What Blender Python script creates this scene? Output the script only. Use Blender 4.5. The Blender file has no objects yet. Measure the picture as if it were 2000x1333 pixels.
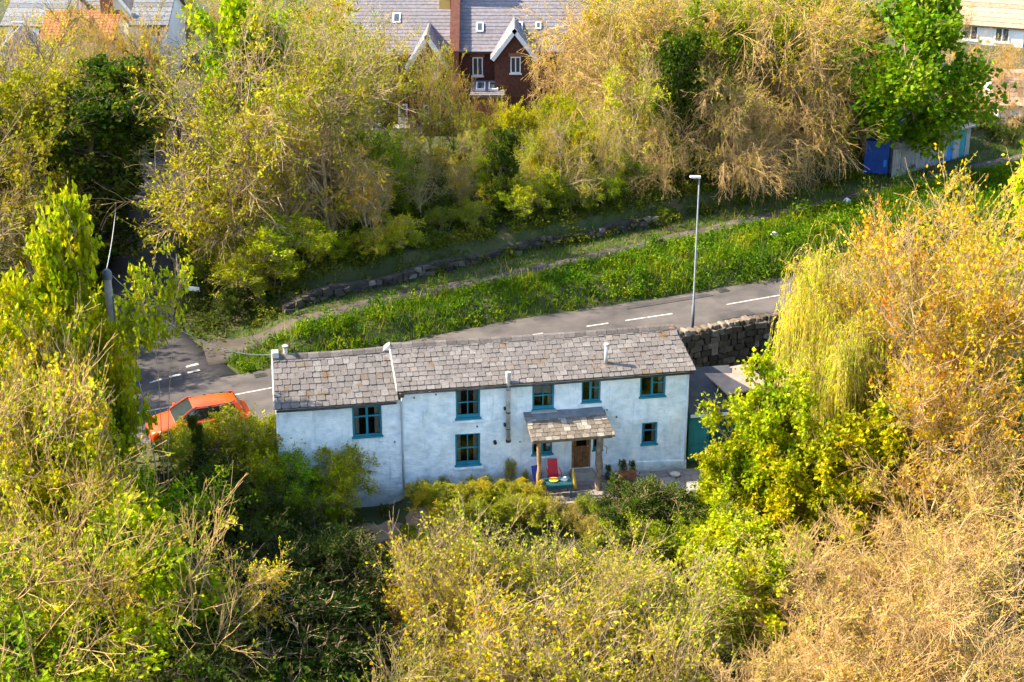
import bpy, math, random
import numpy as np
from mathutils import Vector, Matrix

R = math.radians
SC = bpy.context.scene
COL = SC.collection
rnd = random.Random(7)

# ------------------------------------------------------------------ camera, sky, sun
CAM_H, CAM_P, CAM_F = 31.0, R(22.5), 3300.0        # height, pitch, focal length in photo pixels (2000 wide)
cam_data = bpy.data.cameras.new('camera')
cam_data.sensor_width = 36.0
cam_data.lens = CAM_F / 2000.0 * 36.0
cam_data.clip_start = 0.5
cam_data.clip_end = 6000
cam = bpy.data.objects.new('camera', cam_data)
COL.objects.link(cam)
cam.location = (0, 0, CAM_H)
cam.rotation_euler = (math.pi / 2 - CAM_P, 0, 0)
SC.camera = cam

SUN_DIR = Vector((1.0, -0.035, -0.86)).normalized()  # the way the light travels
sun_az_vec = -SUN_DIR
SUN_ELEV = math.asin(sun_az_vec.z)
SUN_ROT = math.atan2(sun_az_vec.x, sun_az_vec.y)
world = bpy.data.worlds.new('World')
SC.world = world
world.use_nodes = True
wn = world.node_tree
sky = wn.nodes.new('ShaderNodeTexSky')
sky.sky_type = 'NISHITA'
sky.sun_disc = False
sky.sun_elevation = SUN_ELEV
sky.sun_rotation = SUN_ROT
sky.air_density = 1.0
sky.dust_density = 1.0
wn.links.new(sky.outputs[0], wn.nodes['Background'].inputs[0])
wn.nodes['Background'].inputs[1].default_value = 0.15
sl = bpy.data.lights.new('sun', 'SUN')
sl.energy = 5.0
sl.angle = R(0.55)
sl.color = (1.0, 0.86, 0.63)
sun = bpy.data.objects.new('sun', sl)
COL.objects.link(sun)
sun.location = (-60, 70, 60)
sun.rotation_euler = SUN_DIR.to_track_quat('-Z', 'Y').to_euler()

SC.view_settings.view_transform = 'Standard'
SC.view_settings.look = 'None'
SC.view_settings.gamma = 1.0
SC.view_settings.exposure = 1.7
SC.view_settings.use_curve_mapping = False
SC.render.engine = 'CYCLES'
SC.cycles.use_denoising = True
SC.cycles.use_adaptive_sampling = True
SC.cycles.adaptive_threshold = 0.03
SC.cycles.max_bounces = 4
SC.cycles.diffuse_bounces = 2
SC.cycles.glossy_bounces = 2
SC.cycles.transmission_bounces = 3
SC.cycles.transparent_max_bounces = 6
SC.cycles.caustics_reflective = False
SC.cycles.caustics_refractive = False


def ray(px, py):
    x = (px - 1000) / CAM_F
    y = (666.5 - py) / CAM_F
    c, s = math.cos(CAM_P), math.sin(CAM_P)
    return x, c + y * s, -s + y * c


def at(px, py, z):
    d = ray(px, py)
    t = (z - CAM_H) / d[2]
    return Vector((d[0] * t, d[1] * t, z))


def aty(px, py, Y):
    d = ray(px, py)
    t = Y / d[1]
    return Vector((d[0] * t, Y, CAM_H + d[2] * t))


# ------------------------------------------------------------------ materials
def new_mat(name):
    m = bpy.data.materials.new(name)
    m.use_nodes = True
    nt = m.node_tree
    nt.nodes.clear()
    out = nt.nodes.new('ShaderNodeOutputMaterial')
    return m, nt, out


def ramp(nt, stops):
    r = nt.nodes.new('ShaderNodeValToRGB')
    e = r.color_ramp.elements
    while len(e) < len(stops):
        e.new(0.5)
    for el, (p, c) in zip(e, stops):
        el.position = p
        el.color = (*c, 1)
    return r


def noise(nt, scale, detail=4, rough=0.6, coord='Object'):
    tc = nt.nodes.new('ShaderNodeTexCoord')
    n = nt.nodes.new('ShaderNodeTexNoise')
    n.inputs['Scale'].default_value = scale
    n.inputs['Detail'].default_value = detail
    n.inputs['Roughness'].default_value = rough
    nt.links.new(tc.outputs[coord], n.inputs['Vector'])
    return n


def surf(name, c1, c2=None, scale=3.0, rough=0.8, bump=0.0, bscale=None, metal=0.0, spec=0.3, mid=None, detail=5, lo=0.35, hi=0.65):
    """principled surface whose colour wanders between c1 and c2"""
    m, nt, out = new_mat(name)
    b = nt.nodes.new('ShaderNodeBsdfPrincipled')
    b.inputs['Roughness'].default_value = rough
    b.inputs['Metallic'].default_value = metal
    b.inputs['Specular IOR Level'].default_value = spec
    n = noise(nt, scale, detail)
    stops = [(lo, c1), (hi, c2 or c1)] if mid is None else [(lo, c1), ((lo + hi) / 2, mid), (hi, c2)]
    r = ramp(nt, stops)
    nt.links.new(n.outputs['Fac'], r.inputs[0])
    nt.links.new(r.outputs[0], b.inputs['Base Color'])
    if bump:
        n2 = noise(nt, bscale or scale * 3, 6, 0.65)
        bp = nt.nodes.new('ShaderNodeBump')
        bp.inputs['Strength'].default_value = 1.0
        bp.inputs['Distance'].default_value = bump
        nt.links.new(n2.outputs['Fac'], bp.inputs['Height'])
        nt.links.new(bp.outputs[0], b.inputs['Normal'])
    nt.links.new(b.outputs[0], out.inputs[0])
    return m


def piece_mat(name, stops, rough=0.8, bump=0.006, grain=14.0, moss=None):
    """each piece (object or mesh island) takes its own tone from the ramp"""
    m, nt, out = new_mat(name)
    b = nt.nodes.new('ShaderNodeBsdfPrincipled')
    b.inputs['Roughness'].default_value = rough
    b.inputs['Specular IOR Level'].default_value = 0.3
    g = nt.nodes.new('ShaderNodeNewGeometry')
    oi = nt.nodes.new('ShaderNodeObjectInfo')
    ad = nt.nodes.new('ShaderNodeMath'); ad.operation = 'ADD'
    fr = nt.nodes.new('ShaderNodeMath'); fr.operation = 'FRACT'
    nt.links.new(g.outputs['Random Per Island'], ad.inputs[0])
    nt.links.new(oi.outputs['Random'], ad.inputs[1])
    nt.links.new(ad.outputs[0], fr.inputs[0])
    r = ramp(nt, stops)
    nt.links.new(fr.outputs[0], r.inputs[0])
    n = nt.nodes.new('ShaderNodeTexNoise')
    n.inputs['Scale'].default_value = grain
    n.inputs['Detail'].default_value = 5
    nt.links.new(g.outputs['Position'], n.inputs['Vector'])
    mx = nt.nodes.new('ShaderNodeMix'); mx.data_type = 'RGBA'; mx.blend_type = 'MULTIPLY'
    mx.inputs[0].default_value = 0.55
    r2 = ramp(nt, [(0.3, (0.45, 0.43, 0.42)), (0.7, (1.25, 1.25, 1.25))])
    nt.links.new(n.outputs['Fac'], r2.inputs[0])
    nt.links.new(r.outputs[0], mx.inputs[6])
    nt.links.new(r2.outputs[0], mx.inputs[7])
    last = mx.outputs[2]
    if moss:
        n3 = nt.nodes.new('ShaderNodeTexNoise')
        n3.inputs['Scale'].default_value = 1.7
        n3.inputs['Detail'].default_value = 6
        nt.links.new(g.outputs['Position'], n3.inputs['Vector'])
        r3 = ramp(nt, [(0.60, (0, 0, 0)), (0.68, (1, 1, 1))])
        nt.links.new(n3.outputs['Fac'], r3.inputs[0])
        m3 = nt.nodes.new('ShaderNodeMix'); m3.data_type = 'RGBA'
        nt.links.new(r3.outputs[0], m3.inputs[0])
        nt.links.new(last, m3.inputs[6])
        m3.inputs[7].default_value = (*moss, 1)
        last = m3.outputs[2]
    nt.links.new(last, b.inputs['Base Color'])
    bp = nt.nodes.new('ShaderNodeBump')
    bp.inputs['Distance'].default_value = bump
    nt.links.new(n.outputs['Fac'], bp.inputs['Height'])
    nt.links.new(bp.outputs[0], b.inputs['Normal'])
    nt.links.new(b.outputs[0], out.inputs[0])
    return m


def leaf_mat(name, trans=0.46, hue=0.03, vlo=0.5, vhi=1.25):
    """leaf: the object's own colour, each leaf a little different; lets light through"""
    m, nt, out = new_mat(name)
    oi = nt.nodes.new('ShaderNodeObjectInfo')
    g = nt.nodes.new('ShaderNodeNewGeometry')
    hs = nt.nodes.new('ShaderNodeHueSaturation')
    mp = nt.nodes.new('ShaderNodeMapRange')
    mp.inputs[3].default_value = 0.5 - hue
    mp.inputs[4].default_value = 0.5 + hue
    mv = nt.nodes.new('ShaderNodeMapRange')
    mv.inputs[3].default_value = vlo
    mv.inputs[4].default_value = vhi
    wv = nt.nodes.new('ShaderNodeMath'); wv.operation = 'MULTIPLY'; wv.inputs[1].default_value = 7.31
    wf = nt.nodes.new('ShaderNodeMath'); wf.operation = 'FRACT'
    nt.links.new(g.outputs['Random Per Island'], mp.inputs[0])
    nt.links.new(g.outputs['Random Per Island'], wv.inputs[0])
    nt.links.new(wv.outputs[0], wf.inputs[0])
    nt.links.new(wf.outputs[0], mv.inputs[0])
    nz = nt.nodes.new('ShaderNodeTexNoise'); nz.inputs['Scale'].default_value = 0.55; nz.inputs['Detail'].default_value = 3
    nt.links.new(g.outputs['Position'], nz.inputs['Vector'])
    dh = nt.nodes.new('ShaderNodeMapRange'); dh.inputs[1].default_value = .3; dh.inputs[2].default_value = .7; dh.inputs[3].default_value = -.030; dh.inputs[4].default_value = .030
    dv = nt.nodes.new('ShaderNodeMapRange'); dv.inputs[1].default_value = .3; dv.inputs[2].default_value = .7; dv.inputs[3].default_value = 1.25; dv.inputs[4].default_value = .72
    nt.links.new(nz.outputs['Fac'], dh.inputs[0]); nt.links.new(nz.outputs['Fac'], dv.inputs[0])
    ah = nt.nodes.new('ShaderNodeMath'); ah.operation = 'ADD'
    av = nt.nodes.new('ShaderNodeMath'); av.operation = 'MULTIPLY'
    nt.links.new(mp.outputs[0], ah.inputs[0]); nt.links.new(dh.outputs[0], ah.inputs[1])
    nt.links.new(mv.outputs[0], av.inputs[0]); nt.links.new(dv.outputs[0], av.inputs[1])
    nt.links.new(ah.outputs[0], hs.inputs['Hue'])
    nt.links.new(av.outputs[0], hs.inputs['Value'])
    nt.links.new(oi.outputs['Color'], hs.inputs['Color'])
    d = nt.nodes.new('ShaderNodeBsdfDiffuse')
    t = nt.nodes.new('ShaderNodeBsdfTranslucent')
    gl = nt.nodes.new('ShaderNodeBsdfGlossy'); gl.inputs['Roughness'].default_value = 0.45
    mx = nt.nodes.new('ShaderNodeMixShader'); mx.inputs[0].default_value = trans
    m2 = nt.nodes.new('ShaderNodeMixShader'); m2.inputs[0].default_value = 0.006
    nt.links.new(hs.outputs[0], d.inputs[0])
    nt.links.new(hs.outputs[0], t.inputs[0])
    nt.links.new(d.outputs[0], mx.inputs[1])
    nt.links.new(t.outputs[0], mx.inputs[2])
    nt.links.new(mx.outputs[0], m2.inputs[1])
    nt.links.new(gl.outputs[0], m2.inputs[2])
    nt.links.new(m2.outputs[0], out.inputs[0])
    return m


def glass_mat(name, tint=(0.02, 0.03, 0.035), fac=0.12):
    m, nt, out = new_mat(name)
    tr = nt.nodes.new('ShaderNodeBsdfTransparent')
    tr.inputs[0].default_value = (0.55, 0.6, 0.6, 1)
    gl = nt.nodes.new('ShaderNodeBsdfGlossy')
    gl.inputs['Roughness'].default_value = 0.03
    gl.inputs[0].default_value = (0.9, 0.95, 1, 1)
    lw = nt.nodes.new('ShaderNodeLayerWeight'); lw.inputs[0].default_value = 0.35
    mx = nt.nodes.new('ShaderNodeMixShader')
    nt.links.new(lw.outputs['Fresnel'], mx.inputs[0])
    nt.links.new(tr.outputs[0], mx.inputs[1])
    nt.links.new(gl.outputs[0], mx.inputs[2])
    nt.links.new(mx.outputs[0], out.inputs[0])
    return m


def render_wall_mat():
    """lime render, washed pale blue-white, patched, with damp stains and cracks"""
    m, nt, out = new_mat('limewashed_render')
    b = nt.nodes.new('ShaderNodeBsdfPrincipled')
    b.inputs['Roughness'].default_value = 0.9
    b.inputs['Specular IOR Level'].default_value = 0.15
    n1 = noise(nt, 0.9, 6, 0.65)
    r1 = ramp(nt, [(0.35, (0.64, 0.745, 0.79)), (0.62, (0.83, 0.895, 0.92))])
    nt.links.new(n1.outputs['Fac'], r1.inputs[0])
    tc = nt.nodes.new('ShaderNodeTexCoord')
    mp = nt.nodes.new('ShaderNodeMapping'); mp.inputs['Scale'].default_value = (5.0, 5.0, 0.45)
    n2 = nt.nodes.new('ShaderNodeTexNoise'); n2.inputs['Scale'].default_value = 1.0; n2.inputs['Detail'].default_value = 7
    nt.links.new(tc.outputs['Object'], mp.inputs[0]); nt.links.new(mp.outputs[0], n2.inputs['Vector'])
    r2 = ramp(nt, [(0.60, (1, 1, 1)), (0.78, (0.62, 0.66, 0.68))])
    nt.links.new(n2.outputs['Fac'], r2.inputs[0])
    mx = nt.nodes.new('ShaderNodeMix'); mx.data_type = 'RGBA'; mx.blend_type = 'MULTIPLY'; mx.inputs[0].default_value = 0.9
    nt.links.new(r1.outputs[0], mx.inputs[6]); nt.links.new(r2.outputs[0], mx.inputs[7])
    n3 = noise(nt, 3.2, 3, 0.5)
    r3 = ramp(nt, [(0.235, (0.22, 0.24, 0.25)), (0.265, (1, 1, 1))])
    nt.links.new(n3.outputs['Fac'], r3.inputs[0])
    m2 = nt.nodes.new('ShaderNodeMix'); m2.data_type = 'RGBA'; m2.blend_type = 'MULTIPLY'; m2.inputs[0].default_value = 0.85
    nt.links.new(mx.outputs[2], m2.inputs[6]); nt.links.new(r3.outputs[0], m2.inputs[7])
    n5 = noise(nt, 2.6, 5, 0.6)
    r5 = ramp(nt, [(0.32, (0.80, 0.84, 0.87)), (0.5, (1, 1, 1)), (0.7, (1.16, 1.13, 1.10))])
    nt.links.new(n5.outputs['Fac'], r5.inputs[0])
    m5 = nt.nodes.new('ShaderNodeMix'); m5.data_type = 'RGBA'; m5.blend_type = 'MULTIPLY'; m5.inputs[0].default_value = 1.0
    nt.links.new(m2.outputs[2], m5.inputs[6]); nt.links.new(r5.outputs[0], m5.inputs[7])
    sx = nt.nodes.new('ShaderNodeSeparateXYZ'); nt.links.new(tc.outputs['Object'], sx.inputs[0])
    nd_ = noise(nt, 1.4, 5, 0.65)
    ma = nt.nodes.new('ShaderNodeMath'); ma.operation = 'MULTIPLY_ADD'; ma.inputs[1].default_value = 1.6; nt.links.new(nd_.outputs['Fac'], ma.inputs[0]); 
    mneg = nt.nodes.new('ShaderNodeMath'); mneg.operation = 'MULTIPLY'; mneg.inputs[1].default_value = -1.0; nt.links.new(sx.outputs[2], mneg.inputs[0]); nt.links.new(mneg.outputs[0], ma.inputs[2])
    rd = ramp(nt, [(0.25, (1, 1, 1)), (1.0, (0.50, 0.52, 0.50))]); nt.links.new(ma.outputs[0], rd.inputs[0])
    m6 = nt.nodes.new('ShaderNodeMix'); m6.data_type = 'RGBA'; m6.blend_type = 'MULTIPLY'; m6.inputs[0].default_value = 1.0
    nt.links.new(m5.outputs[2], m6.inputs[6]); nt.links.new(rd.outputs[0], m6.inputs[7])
    nt.links.new(m6.outputs[2], b.inputs['Base Color'])
    mp2 = nt.nodes.new('ShaderNodeMapping'); mp2.inputs['Scale'].default_value = (2.2, 2.2, 4.5)
    n4 = nt.nodes.new('ShaderNodeTexNoise'); n4.inputs['Scale'].default_value = 1.3; n4.inputs['Detail'].default_value = 4; n4.inputs['Roughness'].default_value = 0.62
    nt.links.new(tc.outputs['Object'], mp2.inputs[0]); nt.links.new(mp2.outputs[0], n4.inputs['Vector'])
    bp = nt.nodes.new('ShaderNodeBump'); bp.inputs['Distance'].default_value = 0.055; bp.inputs['Strength'].default_value = 1.0
    nt.links.new(n4.outputs['Fac'], bp.inputs['Height'])
    nt.links.new(bp.outputs[0], b.inputs['Normal'])
    nt.links.new(b.outputs[0], out.inputs[0])
    return m


M = {}
M['wall'] = render_wall_mat()
M['teal'] = surf('teal_paint', (0.014, 0.17, 0.23), (0.025, 0.23, 0.30), 2.5, 0.5, 0.002, 20)
M['glass'] = glass_mat('window_glass')
M['dark_room'] = surf('dark_interior', (0.03, 0.028, 0.025), (0.06, 0.05, 0.045), 1.0, 0.9)
M['curtain'] = surf('curtain', (0.55, 0.5, 0.44), (0.68, 0.64, 0.58), 6, 0.9, 0.01, 20)
M['slate'] = piece_mat('stone_slate', [(0.0, (0.138, 0.124, 0.117)), (0.4, (0.158, 0.143, 0.136)), (0.8, (0.180, 0.165, 0.157)), (0.96, (0.225, 0.21, 0.20)), (1.0, (0.15, 0.115, 0.085))], 0.75, 0.004, 16, moss=(0.135, 0.095, 0.062))
M['porch_slate'] = piece_mat('porch_stone_slate', [(0.0, (0.12, 0.10, 0.082)), (0.4, (0.17, 0.145, 0.118)), (0.75, (0.215, 0.19, 0.16)), (1.0, (0.34, 0.31, 0.27))], 0.8, 0.004, 12)
M['ridge'] = piece_mat('ridge_tile', [(0, (0.095, 0.082, 0.076)), (0.6, (0.13, 0.115, 0.105)), (1, (0.17, 0.15, 0.14))], 0.8, 0.006, 10)
M['roof_bed'] = surf('roof_bedding', (0.05, 0.042, 0.04), (0.09, 0.075, 0.07), 5, 0.9)
M['lead'] = surf('lead_flashing', (0.10, 0.12, 0.14), (0.17, 0.19, 0.21), 4, 0.6, 0.004, 9)
M['mortar'] = surf('pale_mortar', (0.5, 0.47, 0.43), (0.62, 0.6, 0.56), 6, 0.9, 0.01, 20)
M['gutter'] = surf('black_gutter', (0.03, 0.03, 0.035), (0.06, 0.06, 0.065), 3, 0.5)
M['steel'] = surf('flue_steel', (0.40, 0.40, 0.41), (0.62, 0.62, 0.62), 5, 0.42, metal=0.3)
M['pipe_white'] = surf('painted_pipe', (0.5, 0.56, 0.6), (0.66, 0.7, 0.74), 4, 0.6)
M['wood'] = surf('bark_stripped_timber', (0.20, 0.10, 0.04), (0.42, 0.24, 0.10), 3, 0.75, 0.02, 9)
M['old_wood'] = surf('weathered_timber', (0.15, 0.105, 0.07), (0.30, 0.23, 0.17), 4, 0.85, 0.02, 9)
M['door_wood'] = surf('varnished_door', (0.13, 0.055, 0.018), (0.25, 0.115, 0.04), 5, 0.5, 0.004, 12)
M['paving'] = piece_mat('paving_stone', [(0, (0.18, 0.16, 0.15)), (0.5, (0.26, 0.23, 0.22)), (1, (0.34, 0.31, 0.29))], 0.85, 0.008, 6)
M['rubble'] = piece_mat('rubble_stone', [(0, (0.03, 0.027, 0.024)), (0.4, (0.06, 0.05, 0.04)), (0.8, (0.10, 0.083, 0.066)), (1.0, (0.18, 0.16, 0.135))], 0.9, 0.02, 6)
M['coping'] = piece_mat('coping_stone', [(0, (0.08, 0.063, 0.046)), (0.5, (0.16, 0.125, 0.09)), (1.0, (0.26, 0.22, 0.175))], 0.9, 0.02, 6)
M['wall_core'] = surf('dark_wall_joint', (0.028, 0.026, 0.022), (0.07, 0.062, 0.05), 3, 0.95, 0.03, 6)
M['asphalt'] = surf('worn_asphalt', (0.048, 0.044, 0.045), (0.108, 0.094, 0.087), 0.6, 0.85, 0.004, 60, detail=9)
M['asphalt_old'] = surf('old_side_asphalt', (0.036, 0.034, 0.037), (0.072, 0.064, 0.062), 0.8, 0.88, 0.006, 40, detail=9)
M['path'] = surf('dusty_path', (0.050, 0.042, 0.038), (0.105, 0.085, 0.070), 0.8, 0.95, 0.01, 14, detail=8)
M['road_paint'] = surf('worn_road_paint', (0.12, 0.115, 0.11), (0.46, 0.45, 0.43), 4.0, 0.7, detail=8, lo=0.3, hi=0.5)
M['ground'] = surf('soil_and_litter', (0.035, 0.045, 0.014), (0.10, 0.075, 0.04), 0.55, 0.95, 0.05, 5, mid=(0.05, 0.062, 0.018), detail=8)
M['turf'] = surf('bare_soil', (0.16, 0.10, 0.06), (0.30, 0.20, 0.13), 1.2, 0.95, 0.03, 6)
M['leaf'] = leaf_mat('leaf')
M['grass'] = leaf_mat('grass_blade', 0.35, 0.03, 0.6, 1.3)
M['bark_tan'] = surf('tan_bark', (0.37, 0.228, 0.085), (0.58, 0.385, 0.16), 2.5, 0.85, 0.01, 12)
M['bark_grey'] = surf('grey_bark', (0.29, 0.205, 0.105), (0.47, 0.345, 0.19), 2.5, 0.85, 0.015, 10)
M['bark_dark'] = surf('dark_bark', (0.07, 0.052, 0.034), (0.16, 0.12, 0.078), 2.5, 0.9, 0.02, 8)
M['bark_pink'] = surf('pinkish_bark', (0.38, 0.245, 0.115), (0.56, 0.40, 0.23), 2.5, 0.8, 0.01, 10)
M['galv'] = surf('galvanised_steel', (0.10, 0.115, 0.14), (0.16, 0.18, 0.21), 2, 0.6, metal=0.2)
M['pole_wood'] = surf('creosoted_pole', (0.26, 0.23, 0.20), (0.42, 0.38, 0.34), 2, 0.85, 0.01, 12)
M['white_sign'] = surf('white_sign_face', (0.62, 0.64, 0.66), (0.8, 0.8, 0.8), 3, 0.5)
M['black_metal'] = surf('black_metal', (0.02, 0.02, 0.022), (0.05, 0.05, 0.05), 3, 0.5)
M['cable'] = surf('cable_sheath', (0.35, 0.38, 0.38), (0.5, 0.52, 0.52), 3, 0.6)
M['car_paint'] = surf('red_car_paint', (0.66, 0.065, 0.005), (0.74, 0.085, 0.006), 1, 0.28, spec=0.6)
M['car_glass'] = surf('tinted_car_glass', (0.012, 0.02, 0.026), (0.02, 0.03, 0.036), 1, 0.06, spec=0.9)
M['tyre'] = surf('tyre_rubber', (0.02, 0.02, 0.02), (0.035, 0.035, 0.035), 5, 0.85)
M['rim'] = surf('alloy_rim', (0.45, 0.45, 0.46), (0.6, 0.6, 0.6), 3, 0.35, metal=0.7)
M['lamp_clear'] = surf('clear_lamp', (0.6, 0.6, 0.6), (0.8, 0.8, 0.8), 3, 0.15)
M['lamp_red'] = surf('red_lamp', (0.35, 0.01, 0.01), (0.45, 0.02, 0.02), 3, 0.2)
M['red_plastic'] = surf('red_plastic', (0.50, 0.015, 0.03), (0.62, 0.03, 0.05), 2, 0.45)
M['blue_plastic'] = surf('blue_fabric', (0.03, 0.06, 0.28), (0.05, 0.09, 0.38), 2, 0.7)
M['teal_dark'] = surf('dark_teal_paint', (0.008, 0.06, 0.075), (0.015, 0.09, 0.11), 2, 0.6)
M['teal_pale'] = surf('weathered_teal_boards', (0.02, 0.20, 0.22), (0.04, 0.28, 0.30), 2, 0.7, 0.004, 10)
M['white_cloth'] = surf('white_cloth', (0.7, 0.7, 0.68), (0.8, 0.8, 0.8), 4, 0.9)
M['yellow_plastic'] = surf('yellow_plastic', (0.65, 0.38, 0.02), (0.75, 0.48, 0.04), 4, 0.5)
M['terracotta'] = surf('terracotta', (0.36, 0.12, 0.05), (0.46, 0.18, 0.085), 4, 0.85, 0.004, 15)
M['felt'] = surf('roofing_felt', (0.035, 0.042, 0.055), (0.07, 0.078, 0.09), 1.5, 0.9, 0.004, 30)
M['shed_roof_brown'] = surf('brown_board_roof', (0.24, 0.18, 0.15), (0.34, 0.26, 0.22), 2, 0.85)
M['brick'] = piece_mat('brick_red', [(0, (0.09, 0.036, 0.026)), (1, (0.14, 0.056, 0.038))], 0.9, 0.01, 5)
M['brick_orange'] = surf('orange_brick', (0.22, 0.085, 0.042), (0.30, 0.125, 0.065), 4, 0.9)
M['far_slate'] = piece_mat('terrace_slate', [(0, (0.155, 0.148, 0.172)), (1, (0.20, 0.188, 0.212))], 0.7, 0.004, 5)
M['tile_orange'] = piece_mat('orange_roof_tile', [(0, (0.29, 0.105, 0.04)), (0.5, (0.35, 0.14, 0.052)), (1, (0.40, 0.18, 0.075))], 0.85, 0.004, 5)
M['tile_grey'] = piece_mat('grey_roof_tile', [(0, (0.12, 0.13, 0.15)), (1, (0.20, 0.21, 0.23))], 0.8, 0.004, 5)
M['tile_brown'] = piece_mat('brown_roof_tile', [(0, (0.34, 0.22, 0.15)), (1, (0.46, 0.32, 0.24))], 0.85, 0.004, 5)
M['white_render'] = surf('white_render', (0.70, 0.70, 0.70), (0.82, 0.82, 0.82), 1, 0.85)
M['cream_render'] = surf('cream_render', (0.62, 0.55, 0.45), (0.70, 0.64, 0.55), 1, 0.85)
M['upvc'] = surf('white_window_frame', (0.72, 0.73, 0.74), (0.8, 0.8, 0.8), 2, 0.5)
M['far_pane'] = surf('far_window_pane', (0.03, 0.045, 0.06), (0.06, 0.08, 0.10), 1, 0.08, spec=0.9)
M['blue_paint'] = surf('bright_blue_door', (0.015, 0.17, 0.55), (0.03, 0.22, 0.62), 3, 0.6)
M['blue_steel'] = surf('blue_container_steel', (0.01, 0.05, 0.24), (0.02, 0.08, 0.33), 2, 0.6, 0.004, 6)
M['garage_grey'] = surf('pale_garage_door', (0.24, 0.23, 0.24), (0.36, 0.34, 0.35), 2, 0.75)
M['concrete'] = surf('concrete', (0.22, 0.205, 0.19), (0.36, 0.335, 0.30), 2, 0.9, 0.006, 14)
M['chim_yellow'] = surf('yellow_brick', (0.52, 0.38, 0.10), (0.60, 0.45, 0.14), 4, 0.9)


# ------------------------------------------------------------------ object helpers
def link(o, parent=None):
    COL.objects.link(o)
    if parent:
        o.parent = parent
    return o


def tag(o, label=None, cat=None, group=None, kind=None):
    if label: o['label'] = label
    if cat: o['category'] = cat
    if group: o['group'] = group
    if kind: o['kind'] = kind
    return o


def empty(name, loc=(0, 0, 0), rz=0.0, label=None, cat=None, group=None):
    o = bpy.data.objects.new(name, None)
    o.empty_display_size = 0.3
    COL.objects.link(o)
    o.location = loc
    o.rotation_euler = (0, 0, rz)
    return tag(o, label, cat, group)


class MB:
    """collects faces for one mesh"""
    def __init__(self):
        self.v, self.f = [], []

    def add(self, vs, fs):
        n = len(self.v)
        self.v += [tuple(p) for p in vs]
        self.f += [tuple(i + n for i in f) for f in fs]
        return self

    def box(self, x0, x1, y0, y1, z0, z1):
        return self.add([(x0, y0, z0), (x1, y0, z0), (x1, y1, z0), (x0, y1, z0), (x0, y0, z1), (x1, y0, z1), (x1, y1, z1), (x0, y1, z1)],
                        [(0, 3, 2, 1), (4, 5, 6, 7), (0, 1, 5, 4), (1, 2, 6, 5), (2, 3, 7, 6), (3, 0, 4, 7)])

    def hexa(self, p):
        """8 points: bottom 4 counter-clockwise, then top 4"""
        return self.add(p, [(0, 3, 2, 1), (4, 5, 6, 7), (0, 1, 5, 4), (1, 2, 6, 5), (2, 3, 7, 6), (3, 0, 4, 7)])

    def slab(self, q, t):
        """quad q thickened downwards along its normal by t"""
        a, b, c, d = [Vector(p) for p in q]
        n = (b - a).cross(d - a).normalized() * -t
        return self.hexa([a + n, b + n, c + n, d + n, a, b, c, d])

    def tube(self, pts, rads, sides=8, cap=True):
        pts = [Vector(p) for p in pts]
        if not hasattr(rads, '__len__'):
            rads = [rads] * len(pts)
        n0 = len(self.v)
        for i, p in enumerate(pts):
            t = (pts[min(i + 1, len(pts) - 1)] - pts[max(i - 1, 0)]).normalized()
            ref = Vector((0, 0, 1)) if abs(t.z) < 0.9 else Vector((1, 0, 0))
            u = t.cross(ref).normalized()
            w = t.cross(u)
            for k in range(sides):
                a = 2 * math.pi * k / sides
                self.v.append(tuple(p + (u * math.cos(a) + w * math.sin(a)) * rads[i]))
        for i in range(len(pts) - 1):
            for k in range(sides):
                a = n0 + i * sides + k
                b = n0 + i * sides + (k + 1) % sides
                self.f.append((a, b, b + sides, a + sides))
        if cap:
            self.f.append(tuple(n0 + k for k in range(sides))[::-1])
            self.f.append(tuple(n0 + (len(pts) - 1) * sides + k for k in range(sides)))
        return self

    def mesh(self, name, mat, smooth=False):
        me = bpy.data.meshes.new(name)
        me.from_pydata(self.v, [], self.f)
        me.update()
        if mat is not None:
            me.materials.append(mat)
        if smooth:
            me.polygons.foreach_set('use_smooth', [True] * len(me.polygons))
        return me

    def build(self, name, mat, parent=None, smooth=False, bevel=0.0):
        o = bpy.data.objects.new(name, self.mesh(name, mat, smooth))
        link(o, parent)
        if bevel:
            md = o.modifiers.new('bevel', 'BEVEL')
            md.width = bevel
            md.segments = 2
            md.limit_method = 'ANGLE'
        return o


def np_mesh(name, chunks, mats):
    """chunks: (verts Nx3, quads Mx4, material index, smooth)"""
    vs, qs, mi, sm, off = [], [], [], [], 0
    for v, q, m, s in chunks:
        if len(q) == 0:
            continue
        v = np.asarray(v, np.float32).reshape(-1, 3)
        vs.append(v)
        qs.append(np.asarray(q, np.int64) + off)
        mi.append(np.full(len(q), m, np.int32))
        sm.append(np.full(len(q), s, bool))
        off += len(v)
    v = np.concatenate(vs); q = np.concatenate(qs); mi = np.concatenate(mi); sm = np.concatenate(sm)
    me = bpy.data.meshes.new(name)
    me.vertices.add(len(v)); me.vertices.foreach_set('co', v.ravel())
    me.loops.add(q.size); me.loops.foreach_set('vertex_index', q.ravel().astype(np.int32))
    me.polygons.add(len(q))
    me.polygons.foreach_set('loop_start', (np.arange(len(q)) * 4).astype(np.int32))
    me.polygons.foreach_set('material_index', mi)
    me.polygons.foreach_set('use_smooth', sm)
    for m in mats:
        me.materials.append(m)
    me.update(calc_edges=True)
    return me


# ------------------------------------------------------------------ lie of the land
def sstep(a, b, x):
    t = np.clip((np.asarray(x, float) - a) / (b - a), 0, 1)
    return t * t * (3 - 2 * t)


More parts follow.
